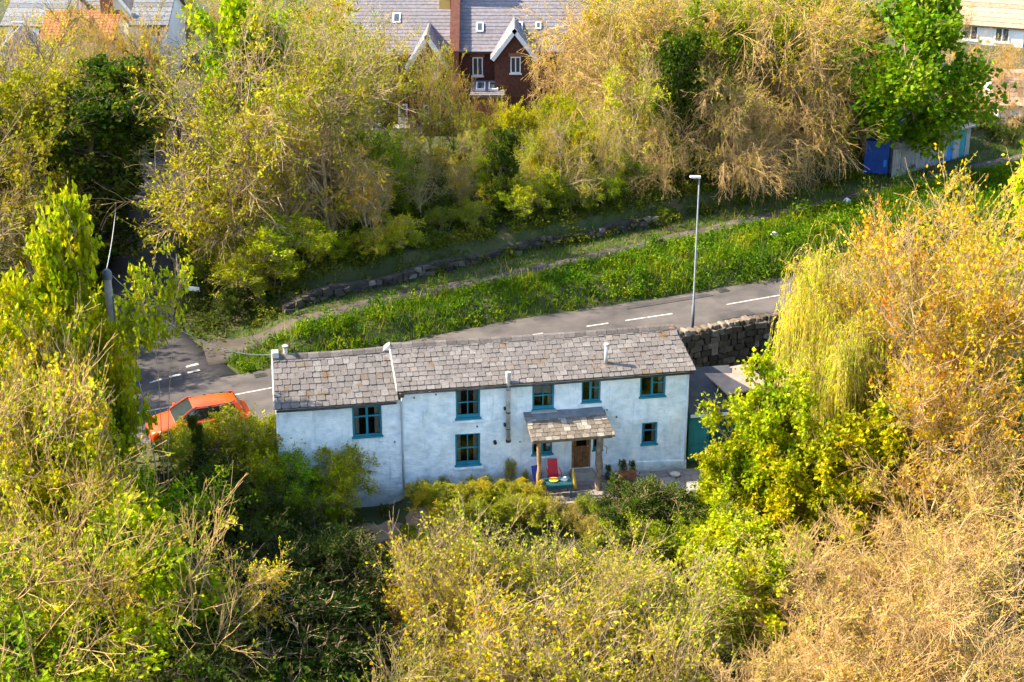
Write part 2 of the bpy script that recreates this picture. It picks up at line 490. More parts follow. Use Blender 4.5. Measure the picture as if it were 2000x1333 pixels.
RX = np.array([-60, -40, -18.8, -14.9, -10.0, 0.76, 4.9, 8.0, 13.0, 17.0, 30, 60])
RY = np.array([47.5, 54.2, 62.35, 63.9, 65.8, 70.55, 71.8, 72.7, 74.5, 75.8, 79.5, 88.0])
PX = np.array([-14.5, -11.5, -9.2, -5.5, 0, 5.07, 10.5, 16.2, 19.3, 22.6, 30, 60])
PY = np.array([69.6, 70.5, 71.7, 73.7, 76.3, 79.0, 82.1, 85.3, 87.0, 89.0, 93, 106])
SY = np.array([60, 66, 70, 77, 81.4, 86.3, 91, 100, 130, 200])
SX = np.array([-15.6, -15.8, -16.4, -18.0, -18.75, -19.4, -19.8, -20, -21, -24])
COSR, COSP = 0.925, 0.88
HO = (-9.25, 58.48)
HA = R(10)


def yc(x): return np.interp(x, RX, RY)
def yp(x): return np.interp(x, PX, PY)
def xs(y): return np.interp(y, SY, SX)
def zroad(x): return 2.0 + 0.04 * np.clip(x, -25, 30)
def zside(y): return 1.38 + 0.03 * (np.clip(y, 64, 110) - 66)
def near_half(x): return 2.0 + 2.75 * sstep(-8.3, -10.3, x) * sstep(-16.5, -14.2, x)


def wnoise(x, y, s, seed=0.0):
    return (np.sin(x * s + 1.3 + seed) * np.cos(y * s * 1.13 - 0.7 + seed * 2) + 0.5 * np.sin(x * s * 2.3 - y * s * 1.9 + seed)) / 1.5


def ground_z(x, y):
    x = np.asarray(x, float); y = np.asarray(y, float)
    zr = zroad(x)
    d = (y - yc(x)) * COSR
    dp = (y - yp(x)) * COSP
    fr = sstep(-12.8, -9.0, x)
    far = zr + 0.8 * sstep(2.0, 3.3, d) * fr + 0.10 * wnoise(x, y, 1.1) * sstep(2.4, 3.4, d) * sstep(-0.9, -1.7, dp)
    far = far + (0.95 * sstep(2.75, 2.95, dp) + 0.5 * sstep(3, 9, dp)) * fr
    plate = np.where(x > 0, 1.9 + 2.1 * sstep(10, 18, x), 1.9 - 0.0 * x)
    far = far + (plate - far) * sstep(86, 101, y)
    s = np.abs(x - xs(y))
    w = (1 - sstep(2.0, 4.5, s)) * sstep(64, 67.5, y)
    far = far * (1 - w) + zside(y) * w
    u = (x - HO[0]) * math.sin(HA) - (y - HO[1]) * math.cos(HA)
    lx = (x - HO[0]) * math.cos(HA) + (y - HO[1]) * math.sin(HA)
    gl = -0.55 + 0.60 * sstep(4.7, 5.4, lx)
    garden = gl - 0.7 * sstep(2.0, 2.8, u) * sstep(3, 6, lx) - 0.26 * np.clip(u - 2.6, 0, 22) + 0.15 * wnoise(x, y, 0.5) * sstep(2, 5, u)
    wn_ = near_half(x)
    soft = 1.2 + 1.5 * sstep(-9.5, -12, x)
    tn = sstep(-1, 0, (d + wn_ + 0.1) / soft)
    near = garden + (zr - garden) * tn
    z = np.where(d > 0, far, near)
    road = (d > -wn_ - 0.1) & (d < 2.15)
    return z


def gz(x, y):
    return float(ground_z(x, y))


def sheet_strip(name, mat, rows, z_off=0.0):
    """rows: list of equal-length lists of points"""
    v = [tuple(p) for r in rows for p in r]
    k = len(rows[0])
    f = [(i * k + j, i * k + j + 1, (i + 1) * k + j + 1, (i + 1) * k + j) for i in range(len(rows) - 1) for j in range(k - 1)]
    mb = MB().add(v, f)
    return mb.build(name, mat, smooth=True)


def axis(lo, hi, step, far_lo, far_hi):
    core = np.arange(lo, hi + 1e-6, step)
    out = [core]
    p, s, l = hi, step, []
    while p < far_hi:
        s *= 1.35; p += s; l.append(p)
    q, s, l2 = lo, step, []
    while q > far_lo:
        s *= 1.35; q -= s; l2.append(q)
    return np.concatenate([np.array(l2[::-1]), core, np.array(l)])


gx = axis(-36, 38, 0.4, -2500, 2500)
gy = axis(34, 104, 0.4, -600, 4500)
GX, GY = np.meshgrid(gx, gy)
GZ = ground_z(GX, GY)
# the ground lies a hand below the made surfaces
dd = (GY - yc(GX)) * COSR
dpp = np.abs(GY - yp(GX)) * COSP
ss_ = np.abs(GX - xs(GY))
under = ((dd > -near_half(GX) + 0.1) & (dd < 1.95)) | ((dpp < 0.5) & (GX > -12) & (GX < 45)) | ((ss_ < 1.6) & (GY > 65) & (GY < 130))
under |= (GX > -19.5) & (GX < -11.6) & (dd > 0) & (GY < 71.0 + 0.0 * GX) & (GY < 73)
GZ = np.where(under, GZ - 0.10, GZ - 0.01)
nxg, nyg = len(gx), len(gy)
idx = np.arange(nxg * nyg).reshape(nyg, nxg)
quads = np.stack([idx[:-1, :-1], idx[:-1, 1:], idx[1:, 1:], idx[1:, :-1]], -1).reshape(-1, 4)
ground = bpy.data.objects.new('ground', np_mesh('ground', [(np.stack([GX, GY, GZ], -1).reshape(-1, 3), quads, 0, True)], [M['ground']]))
link(ground)
tag(ground, 'wooded slope and garden soil under the trees', 'ground', kind='structure')

# main road
rows = []
for x in np.arange(-60, 60.1, 0.5):
    c = float(yc(x)); t = np.array([1.0, (float(yc(x + .5)) - float(yc(x - .5)))]); t /= np.linalg.norm(t)
    n = np.array([-t[1], t[0]])
    a = -float(near_half(x)); b = 2.05
    r = []
    for k, e in enumerate([a - 0.06, a, a * .66, a * .33, 0, b * .33, b * .66, b, b + 0.06]):
        p = np.array([x, c]) + n * e
        zz = float(zroad(x)) + 0.03 * (1 - (e / 2.4) ** 2 if abs(e) < 2.4 else 0)
        if k in (0, 8): zz -= 0.14
        r.append((p[0], p[1], zz))
    rows.append(r)
road = sheet_strip('road', M['asphalt'], rows)
tag(road, 'narrow grey asphalt road running behind the cottage', 'road', kind='structure')

# side road with its flared mouth
rows = []
for y in np.concatenate([np.arange(65.2, 71.6, 0.4), np.arange(72, 128, 1.0)]):
    fl = 1 - float(sstep(66, 72.8, y))
    c = float(xs(y))
    l, rr = c - 1.75 - 2.6 * fl, c + 1.75 + 2.6 * fl
    r = []
    for k, tt in enumerate([0, 0.001, 0.25, 0.5, 0.75, 0.999, 1]):
        px_ = l + (rr - l) * tt
        dz = (y - float(yc(px_))) * COSR
        zz = float(zside(y)) + 0.034 - 0.02 * abs(tt - .5)
        wmix = float(sstep(3.6, 1.2, dz))
        zz = zz * (1 - wmix) + (float(zroad(px_)) + 0.012 + 0.016 * float(sstep(2.1, 1.0, abs(dz)))) * wmix
        if k in (0, 6): zz -= 0.12
        r.append((px_, y, zz))
    rows.append(r)
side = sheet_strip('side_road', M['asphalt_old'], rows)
tag(side, 'shaded side road climbing from the junction into the trees', 'road', kind='structure')

# footpath on top of the bank
rows = []
for x in np.arange(-13.8, 50.1, 0.5):
    c = float(yp(x)); t = np.array([1.0, (float(yp(x + .5)) - float(yp(x - .5)))]); t /= np.linalg.norm(t)
    n = np.array([-t[1], t[0]])
    hw = 0.50 + 0.08 * math.sin(x * 1.7) + 0.9 * float(sstep(-10.5, -13.5, x))
    r = []
    for k, e in enumerate([-hw - .05, -hw, 0, hw, hw + .05]):
        p = np.array([x, c]) + n * e
        zz = gz(x, c) + (0.045 if k in (1, 2, 3) else -0.1)
        r.append((p[0], p[1], zz))
    rows.append(r)
path = sheet_strip('footpath', M['path'], rows)
tag(path, 'narrow dusty footpath along the top of the grass bank', 'footpath', kind='structure')


def marking(pa, pb, w, parent=road):
    """a painted stroke from pa to pb on the road"""
    pa, pb = np.array(pa), np.array(pb)
    t = (pb - pa) / np.linalg.norm(pb - pa); n = np.array([-t[1], t[0]]) * w / 2
    q = []
    for p in (pa - n, pb - n, pb + n, pa + n):
        e = (p[1] - float(yc(p[0]))) * COSR
        zz = float(zroad(p[0])) + 0.03 * (1 - (e / 2.4) ** 2 if abs(e) < 2.4 else 0) + 0.006
        if e > 0.9: zz = max(zz, float(zroad(p[0])) + 0.055)
        q.append((p[0], p[1], zz))
    MB().slab(q, 0.004).build('road_marking', M['road_paint'], parent)


for a, b in [(-16.0, -14.0), (-11.8, -9.6), (-7.4, -5.2), (-3.2, -1.0), (0.2, 1.4), (3.4, 4.4), (5.2, 7.4), (10.0, 12.6), (15, 17.4), (20, 22.4)]:
    marking((a, float(yc(a))), (b, float(yc(b))), 0.10)
for (p1, p2) in [((290, 730), (315, 726)), ((327, 723), (351, 719)), ((363, 716), (387, 711)), ((291, 744), (315, 738)), ((331, 735), (353, 730)), ((366, 728), (390, 723)),
                 ((250, 740), (275, 734)), ((250, 752), (275, 747)), ((212, 748), (236, 742)), ((212, 760), (236, 755)), ((176, 757), (198, 751)), ((176, 769), (198, 763))]:
    A, B = at(*p1, 1.5), at(*p2, 1.5)
    marking((A.x, A.y), (B.x, B.y), 0.2)


def road_patch(x, e0, e1, w, name, mat):
    q = []
    for (xx, e) in ((x, e0), (x + w, e0), (x + w * .97, e1), (x + .04 * w, e1)):
        q.append((xx - .37 * e, float(yc(xx)) + e * .93, float(zroad(xx)) + 0.034 + 0.006))
    MB().slab(q, .004).build(name, mat, road)


M['tar_patch'] = surf('newer_tar_patch', (0.040, 0.037, 0.038), (0.075, 0.067, 0.064), 1.2, 0.9, 0.004, 60)
for (x, e0, e1, w) in ((9.0, -1.6, -.9, 1.6), (5.8, 1.25, 1.6, 4.2), (-14.2, -1.5, -.8, 1.3)):
    road_patch(x, e0, e1, w, 'tar_patch', M['tar_patch'])
road_patch(10.4, 1.45, 1.85, .5, 'drain_grate', M['black_metal'])
road_patch(-10.6, 1.3, 1.7, .5, 'drain_grate', M['black_metal'])

# ------------------------------------------------------------------ the cottage
cottage = empty('cottage', (HO[0], HO[1], 0), HA, 'long low blue-white rendered cottage with teal windows and stone slate roof', 'cottage')
XL, XM, XR = 0.33, 5.03, 16.52        # left end, joint of the two ranges, right end
DEP = 3.5


def wob(x, z):
    return 0.025 * math.sin(x * 1.7 + z * 0.9) + 0.02 * math.sin(x * 4.1 - z * 2.3 + 1) + 0.012 * math.sin(x * 7.7 + z * 5.1)


def wall_face(mb, x0, x1, z0, z1, holes, y=0.0, rev=0.16, step=0.4):
    xsn = {x0, x1}; zsn = {z0, z1}
    for h in holes:
        xsn |= {h[0], h[1]}; zsn |= {h[2], h[3]}

    def fill(s):
        s = sorted(s); o = []
        for a, b in zip(s, s[1:]):
            n = max(1, int((b - a) / step))
            o += [a + (b - a) * k / n for k in range(n)]
        return o + [s[-1]]
    X, Z = fill(xsn), fill(zsn)
    n0 = len(mb.v)
    for z in Z:
        for x in X:
            mb.v.append((x, y + wob(x, z), z))
    for j in range(len(Z) - 1):
        for i in range(len(X) - 1):
            cx, cz = (X[i] + X[i + 1]) / 2, (Z[j] + Z[j + 1]) / 2
            if any(h[0] < cx < h[1] and h[2] < cz < h[3] for h in holes):
                continue
            a = n0 + j * len(X) + i
            mb.f.append((a, a + 1, a + 1 + len(X), a + len(X)))
    for h in holes:
        for (ax, az, bx, bz) in ((h[0], h[2], h[0], h[3]), (h[1], h[3], h[1], h[2]), (h[0], h[3], h[1], h[3]), (h[1], h[2], h[0], h[2])):
            mb.add([(ax, y + wob(ax, az), az), (bx, y + wob(bx, bz), bz), (bx, y + rev, bz), (ax, y + rev, az)], [(0, 1, 2, 3)])


# windows: x0, x1, z0, z1, columns, row splits from the top, bottom rail
WIN = [
    (3.14, 4.28, 2.50, 3.80, 'casement', 2, (0.32,)),
    (7.17, 8.13, 2.97, 4.22, 'sash', 2, (0.5,)),
    (7.13, 8.12, 0.94, 2.31, 'sash', 2, (0.5,)),
    (10.20, 11.07, 3.10, 4.24, 'sash', 2, (0.52,)),
    (12.16, 12.94, 3.28, 4.20, 'offset', 2, (0.34,)),
    (14.53, 15.57, 3.31, 4.24, 'offset', 2, (0.36,)),
    (14.66, 15.30, 1.22, 2.18, 'single', 1, (0.36,)),
    (10.20, 11.02, 1.15, 1.95, 'casement', 2, ()),
    (12.66, 13.05, 1.15, 2.00, 'single', 1, ()),
]
DOOR = (11.80, 12.58, 0.40, 2.25)
hl = [w[:4] for w in WIN if w[1] < XM]
hm = [w[:4] for w in WIN if w[0] > XM] + [DOOR]
mb = MB()
wall_face(mb, XL, XM, -1.0, 3.96, hl)
mb.add([(XL, 0, -1), (XL, DEP, -1), (XL, DEP, 3.96), (XL, DEP / 2, 5.28), (XL, 0, 3.96)], [(0, 4, 3, 2, 1)])
mb.add([(XL, DEP, -1), (XM, DEP, -1), (XM, DEP, 3.96), (XL, DEP, 3.96)], [(0, 1, 2, 3)])
mb.add([(XM, DEP, -1), (XR, DEP, -1), (XR, DEP, 4.3), (XM, DEP, 4.3)], [(0, 1, 2, 3)])
wall_face(mb, XM + 0.002, XR, -0.6, 4.30, hm, y=-0.02)
mb.add([(XR, -0.02, -0.6), (XR, DEP, -0.6), (XR, DEP, 4.3), (XR, DEP / 2, 5.4), (XR, -0.02, 4.3)], [(0, 1, 2, 3, 4)])
mb.add([(XM, 0, 3.6), (XM, DEP, 3.6), (XM, DEP, 4.3), (XM, DEP / 2, 5.4), (XM, -0.02, 4.3)], [(0, 4, 3, 2, 1)])
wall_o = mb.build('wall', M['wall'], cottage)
# rooms behind the glass
mb = MB()
for x0, x1 in ((XL + .3, XM - .1), (XM + .1, XR - .3)):
    mb.box(x0, x1, 1.6, 1.66, -0.5, 4.2)
    mb.box(x0, x1, 0.2, 1.6, 2.38, 2.46)
    mb.box(x0, x1, 0.2, 1.6, 0.30, 0.36)
mb.build('room_partition', M['dark_room'], cottage)
# plinth band on the right half
for xa, xb, nm in ((13.1, XR + 0.02, 'plinth'),):
    MB().hexa([(xa, -0.14, -0.5), (xb, -0.14, -0.5), (xb, 0.05, -0.5), (xa, 0.05, -0.5), (xa, -0.10, 0.55), (xb, -0.10, 0.42), (xb, 0.05, 0.42), (xa, 0.05, 0.55)]).build('plinth', M['wall'], cottage, bevel=0.02)


def window(w, parent):
    x0, x1, z0, z1, kind, nc, rows_ = w
    W, Hh = x1 - x0, z1 - z0
    y = 0.035
    fr = 0.075
    mb = MB()
    mb.box(x0, x0 + fr, y, y + .09, z0, z1)
    mb.box(x1 - fr, x1, y, y + .09, z0, z1)
    mb.box(x0 + fr, x1 - fr, y, y + .09, z1 - fr, z1)
    br = 0.15 if kind == 'sash' else 0.09
    mb.box(x0 + fr, x1 - fr, y, y + .09, z0, z0 + br)
    f = mb.build('window', M['teal'], parent, bevel=0.006)
    sillm = MB().box(x0 - .04, x1 + .04, -0.07, y - .002, z0 - .045, z0 + 0.03)
    sillm.build('sill', M['teal'], f, bevel=0.008)
    gx0, gx1, gz0, gz1 = x0 + fr, x1 - fr, z0 + br, z1 - fr
    bar = MB()
    bw = 0.05
    cols = [(gx0, gx1)]
    if nc == 2:
        xm = (gx0 + gx1) / 2 if kind != 'offset' else gx0 + (gx1 - gx0) * 0.48
        bwid = 0.09 if kind in ('casement', 'offset') else 0.035
        bar.box(xm - bwid / 2, xm + bwid / 2, y + .012, y + .08, gz0, gz1)
        cols = [(gx0, xm - bwid / 2), (xm + bwid / 2, gx1)]
    for r_ in rows_:
        zm = gz1 - (gz1 - gz0) * r_
        for ci, c in enumerate(cols):
            if kind == 'offset' and ci == 0:
                continue
            bar.box(c[0], c[1], y + .018, y + .075, zm - bw / 2 - (.02 if kind == 'casement' else 0), zm + bw / 2)
    if bar.v:
        bar.build('glazing_bar', M['teal'], f)
    for ci, c in enumerate(cols):
        zs_ = [gz1] + ([] if (kind == 'offset' and ci == 0) else [gz1 - (gz1 - gz0) * r_ for r_ in rows_]) + [gz0]
        for a, b in zip(zs_, zs_[1:]):
            MB().add([(c[0], y + .046, b), (c[1], y + .046, b), (c[1], y + .046, a), (c[0], y + .046, a)], [(0, 1, 2, 3)]).build('pane', M['glass'], f)
    # curtains gathered at the sides
    if W > .6:
        cw = W * 0.17
        for side_, (a, b) in enumerate(((gx0 - .02, gx0 + cw), (gx1 - cw, gx1 + .02))):
            if rnd.random() < 0.25 and side_ == 0:
                continue
            cm = MB()
            n = 7
            for k in range(n + 1):
                xx = a + (b - a) * k / n
                yy = y + .16 + .025 * (k % 2)
                cm.v += [(xx, yy, gz0 - .05), (xx, yy, gz1 + .04)]
            cm.f += [(2 * k, 2 * k + 2, 2 * k + 3, 2 * k + 1) for k in range(n)]
            cm.build('curtain', M['curtain'], f)
    return f


for w in WIN:
    window(w, cottage)
# blind in the upper middle sash and pale sills under the two stacked windows
MB().box(10.26, 11.0, 0.19, 0.2, 3.72, 4.2).build('blind', M['curtain'], cottage)
for (x0, x1, z) in ((7.08, 8.24, 2.91), (7.05, 8.22, 0.88), (10.12, 11.1, 1.10)):
    MB().box(x0, x1, -0.13, 0.0, z - .09, z - 0.006).build('stone_sill', M['wall'], cottage, bevel=0.01)
# door
d0, d1, dz0, dz1 = DOOR
mb = MB()
mb.box(d0, d0 + .09, 0.0, .1, dz0, dz1).box(d1 - .05, d1, 0.0, .1, dz0, dz1).box(d0 + .09, d1 - .05, 0.0, .1, dz1 - .07, dz1)
dr = mb.build('door_frame', M['wood'], cottage, bevel=0.005)
mb = MB()
mb.box(d0 + .09, d1 - .05, .04, .085, dz0, dz0 + .95)
mb.box(d0 + .09, d0 + .2, .04, .085, dz0 + .95, dz1 - .07).box(d1 - .16, d1 - .05, .04, .085, dz0 + .95, dz1 - .07).box(d0 + .2, d1 - .16, .04, .085, dz1 - .19, dz1 - .07)
dl = mb.build('door', M['door_wood'], cottage, bevel=0.004)
MB().add([(d0 + .2, .06, dz0 + .95), (d1 - .16, .06, dz0 + .95), (d1 - .16, .06, dz1 - .19), (d0 + .2, .06, dz1 - .19)], [(0, 1, 2, 3)]).build('pane', M['glass'], dl)
for k in range(5):
    xx = d0 + .13 + k * .11
    MB().box(xx, xx + .012, .034, .04, dz0 + .06, dz0 + .9).build('board_joint', M['roof_bed'], dl)
MB().tube([(d1 - .12, .0, dz0 + .95), (d1 - .12, .04, dz0 + .95)], .025, 8).build('door_knob', M['steel'], dl)
MB().hexa([(d0 - .15, -.55, .0), (d1 + .2, -.55, .0), (d1 + .15, 0, .0), (d0 - .1, 0, .0), (d0 - .08, -.45, .38), (d1 + .12, -.45, .38), (d1 + .1, 0, .38), (d0 - .06, 0, .38)]).build('door_step', M['concrete'], cottage, bevel=0.02)


# roofs -------------------------------------------------------------
class RoofPlane:
    def __init__(self, x0e, x1e, x0r, x1r, oe, ze, orr, zr_):
        self.p = (x0e, x1e, x0r, x1r, oe, ze, orr, zr_)
        self.L = math.hypot(oe - orr, zr_ - ze)
        self.pitch = math.atan2(zr_ - ze, oe - orr)

    def pt(self, s, t, lift=0.0):
        """s along 0..1, t up the slope in metres"""
        x0e, x1e, x0r, x1r, oe, ze, orr, zr_ = self.p
        k = t / self.L
        x0 = x0e + (x0r - x0e) * k
        x1 = x1e + (x1r - x1e) * k
        sag = -0.035 * math.sin(math.pi * s) * (0.4 + k)
        return Vector((x0 + (x1 - x0) * s, -(oe + (orr - oe) * k) - lift * math.sin(self.pitch), ze + (zr_ - ze) * k + lift * math.cos(self.pitch) + sag))

    def span(self, t):
        x0e, x1e, x0r, x1r = self.p[:4]
        k = t / self.L
        return x0e + (x0r - x0e) * k, x1e + (x1r - x1e) * k


def slate_meshes(tag_, mat, n=4):
    out = []
    for k in range(n):
        r_ = random.Random(40 + k)
        c = 0.06 + 0.12 * r_.random(); c2 = 0.06 + 0.12 * r_.random()
        lo = 0.05 * r_.random(); ro = 0.05 * r_.random()
        poly = [(-.5 + c * .8, -lo), (.5 - c2 * .8, -ro), (.5, c2), (.485, 1), (-.485, 1), (-.5, c)]
        v = [(x, y, 0) for x, y in poly] + [(x, y, 1) for x, y in poly]
        f = [(5, 4, 3, 2, 1, 0), (6, 7, 8, 9, 10, 11)] + [(i, (i + 1) % 6, (i + 1) % 6 + 6, i + 6) for i in range(6)]
        out.append(MB().add(v, f).mesh(tag_, mat))
    return out


def lay_slates(parent, plane, rows_, wmean, meshes, single, rng, joined_mat, thick=0.034, t0=0.0):
    """cover the plane; `single(ix,iy)` says whether the slate is an object of its own"""
    joined = MB()
    ex = (plane.L - t0) / rows_
    pitch = plane.pitch
    count = 0
    for iy in range(rows_):
        t = t0 + iy * ex - 0.02
        x0, x1 = plane.span(max(t, 0))
        x = x0 - 0.0
        ix = 0
        first = wmean * (0.55 if iy % 2 else 1.0)
        while x < x1 - 0.04:
            w = (first if ix == 0 else wmean) * rng.uniform(0.80, 1.22)
            if x + w > x1 - 0.12:
                w = x1 - x
            cx = x + w / 2
            s = (cx - x0) / (x1 - x0)
            base = plane.pt(s, max(t, 0) if iy else t, 0.034 + rng.uniform(0, .010))
            ln = ex * (1.45 if iy < rows_ - 1 else 1.02)
            tilt = pitch - 0.085 + rng.uniform(-.02, .02)
            mat4 = Matrix.Translation(base) @ Matrix.Rotation(tilt, 4, 'X') @ Matrix.Rotation(rng.uniform(-.018, .018), 4, 'Z') @ Matrix.Diagonal((w - 0.018, ln, thick * rng.uniform(.8, 1.4), 1))
            me = meshes[rng.randrange(len(meshes))]
            if single(ix, iy, cx):
                o = bpy.data.objects.new('slate', me)
                link(o, parent)
                o.matrix_local = mat4
                count += 1
            else:
                joined.add([mat4 @ v.co for v in me.vertices], [tuple(p.vertices) for p in me.polygons])
            x += w
            ix += 1
    if joined.v:
        o = joined.build('slate_courses', joined_mat, parent)
        o['kind'] = 'stuff'
    return count


srng = random.Random(21)
SL = slate_meshes('slate', M['slate'])
PL_left = RoofPlane(0.20, 4.93, 0.28, 4.86, 0.20, 4.02, -1.75, 5.38)
PL_main = RoofPlane(4.90, 16.72, 4.84, 16.30, 0.20, 4.39, -1.75, 5.50)
for nm, P_, zb in (('left', PL_left, 5.38), ('main', PL_main, 5.50)):
    mb = MB()
    N = 12
    for k in range(N):
        a, b = k / N, (k + 1) / N
        mb.slab([P_.pt(a, 0.02), P_.pt(b, 0.02), P_.pt(b, P_.L), P_.pt(a, P_.L)], 0.06)
    ro = mb.build('roof', M['roof_bed'], cottage)
    # rear slope
    e0, e1 = P_.p[0], P_.p[1]
    mb = MB().slab([(e1, DEP + .15, P_.p[5]), (e0, DEP + .15, P_.p[5]), (e0 + .05, 1.75, P_.p[7]), (e1 - .3, 1.75, P_.p[7])], 0.06)
    mb.build('rear_slope', M['slate'], ro)
    if nm == 'left':
        n1 = lay_slates(ro, P_, 9, 0.30, SL, lambda ix, iy, cx: True, srng, M['slate'])
    else:
        lim = [300 - n1]

        def single(ix, iy, cx):
            if cx < 8.6 and lim[0] > 0:
                lim[0] -= 1
                return True
            return False
        lay_slates(ro, P_, 10, 0.29, SL, single, srng, M['slate'])
    # ridge tiles
    rng2 = random.Random(5)
    x0, x1 = P_.span(P_.L)
    x = x0
    prof = [(-.22, -.12), (-.205, -.05), (-.09, .07), (0, .10), (.09, .07), (.205, -.05), (.22, -.12)]
    v = [(0, a, b) for a, b in prof] + [(1, a, b) for a, b in prof]
    rme = MB().add(v, [(i, i + 1, i + 8, i + 7) for i in range(6)] + [tuple(range(7)), tuple(range(13, 6, -1))]).mesh('ridge_tile', M['ridge'])
    while x < x1 - .15:
        w = min(0.43 * rng2.uniform(.92, 1.08), x1 - x)
        o = bpy.data.objects.new('ridge_tile', rme)
        link(o, ro)
        s = (x + w / 2 - x0) / (x1 - x0)
        p = P_.pt(s, P_.L)
        o.location = (x, 1.75, p.z + .03 + rng2.uniform(-.008, .012))
        o.rotation_euler = (rng2.uniform(-.03, .03), rng2.uniform(-.012, .012), rng2.uniform(-.01, .01))
        o.scale = (w - .012, 1, 1)
        x += w
    # gutter under the eave
    g0, g1 = P_.pt(0, 0), P_.pt(1, 0)
    mb = MB().tube([(g0.x + .05, g0.y - .04, g0.z - .075), ((g0.x + g1.x) / 2, g0.y - .045, g0.z - .105), (g1.x - .08, g0.y - .04, g1.z - .075)], .045, 8)
    mb.build('gutter', M['gutter'], cottage, smooth=True)
# verge lines: mortar fillets at both verges and at the step between the roofs
for P_, s in ((PL_left, 0.0), (PL_main, 0.0)):
    pts = [P_.pt(s, P_.L * k / 6, .02) + Vector((-.015, 0, 0)) for k in range(7)]
    MB().tube(pts, .035, 6).build('verge_fillet', M['mortar'], cottage, smooth=True)
pts = [PL_main.pt(1, PL_main.L * k / 6, -.03) + Vector((.01, 0, 0)) for k in range(7)]
MB().tube(pts, .035, 6).build('verge_fillet', M['roof_bed'], cottage, smooth=True)
# broken ridge bedding at the right-hand end
MB().hexa([(16.05, 1.5, 5.35), (16.4, 1.45, 5.33), (16.42, 1.95, 5.36), (16.05, 1.95, 5.38), (16.08, 1.6, 5.58), (16.34, 1.6, 5.53), (16.34, 1.85, 5.54), (16.08, 1.85, 5.6)]).build('broken_ridge_end', M['terracotta'], cottage, bevel=0.03)
# stubby pots on the left end of the ridge
MB().box(.24, .52, 1.58, 1.92, 5.34, 5.62).build('ridge_stub', M['mortar'], cottage, bevel=0.04)
pot = MB().tube([(.78, 1.78, 5.36), (.78, 1.78, 5.72), (.78, 1.78, 5.73), (.78, 1.78, 5.80), (.78, 1.78, 5.82)], [.085, .085, .12, .12, .07], 12).build('vent_pot', M['mortar'], cottage)
MB().tube([(.78, 1.78, 5.745), (.78, 1.78, 5.775)], [.123, .123], 12, False).build('cowl_slot', M['gutter'], pot)
MB().hexa([(4.55, 1.55, 5.40), (4.86, 1.55, 5.40), (4.86, 1.9, 5.40), (4.55, 1.9, 5.40), (4.68, 1.62, 5.57), (4.84, 1.62, 5.66), (4.84, 1.82, 5.66), (4.68, 1.82, 5.57)]).build('ridge_stop', M['mortar'], cottage, bevel=0.02)
# flues and pipes
fl = MB().tube([(9.21, -.20, 1.98), (9.21, -.20, 4.66), (9.21, -.20, 4.67)], [.085, .085, .085], 14).build('wall_flue', M['steel'], cottage, smooth=True)
MB().tube([(9.21, -.20, 4.67), (9.21, -.20, 4.90)], .105, 14).build('flue_cowl', M['steel'], fl)
MB().tube([(9.21, -.20, 1.90), (9.21, -.20, 2.0)], .10, 14).build('flue_base', M['gutter'], fl)
for z in (2.45, 3.15, 3.18, 4.15):
    MB().tube([(9.21, -.20, z), (9.21, -.20, z + .03)], .092, 14).build('flue_band', M['black_metal'], fl)
for z in (2.55, 3.25):
    MB().box(9.05, 9.13, -.16, .0, z, z + .12).build('flue_bracket', M['black_metal'], fl)
b = PL_main.pt((13.2 - 4.9) / 11.8, 0.62)
rf = MB().tube([(13.2, b.y, b.z - .05), (13.2, b.y, b.z + .82)], .075, 12).build('roof_flue', M['steel'], cottage, smooth=True)
MB().tube([(13.2, b.y, b.z + .82), (13.2, b.y, b.z + .90)], .092, 12).build('flue_cap', M['mortar'], rf)
MB().hexa([(12.98, b.y - .2, b.z - .06), (13.42, b.y - .2, b.z - .06), (13.42, b.y + .22, b.z + .12), (12.98, b.y + .22, b.z + .12), (13.0, b.y - .18, b.z - .035), (13.4, b.y - .18, b.z - .035), (13.4, b.y + .2, b.z + .16), (13.0, b.y + .2, b.z + .16)]).build('flue_flashing', M['lead'], rf)
dp_ = MB().tube([(5.06, -.26, 4.28), (5.06, -.24, 4.05), (5.05, -.09, 3.85), (5.05, -.09, -.4)], .04, 8).build('drainpipe', M['pipe_white'], cottage, smooth=True)
MB().box(4.98, 5.14, -.30, -.14, 4.18, 4.34).build('hopper', M['gutter'], dp_, bevel=.01)
MB().tube([(16.47, -.07, 4.3), (16.47, -.07, -.1)], .04, 8).build('drainpipe', M['pipe_white'], cottage, smooth=True)
MB().tube([(XL - .05, -.04, 3.95), (XL - .05, -.04, 0)], .05, 8).build('drainpipe', M['pipe_white'], cottage, smooth=True)
# small fittings on the wall
MB().tube([(8.70, -.02, 1.88), (8.70, -.16, 1.86)], .07, 10).build('boiler_vent', M['black_metal'], cottage)
for x, z in ((5.55, 4.02), (8.0, 2.6), (4.75, 2.2), (6.4, 4.1), (13.2, 2.9), (13.6, 2.55), (13.1, 1.7), (9.7, 1.8)):
    MB().tube([(x, -.0, z), (x, -.08, z)], .03, 6).build('wall_fixing', M['black_metal'], cottage)
# washing-line bracket cable drooping along the wall
MB().tube([(4.98, -.09, 3.86), (4.4, -.06, 3.93), (3.0, -.05, 3.90), (XL + .05, -.05, 3.86)], .012, 5).build('wall_cable', M['cable'], cottage)

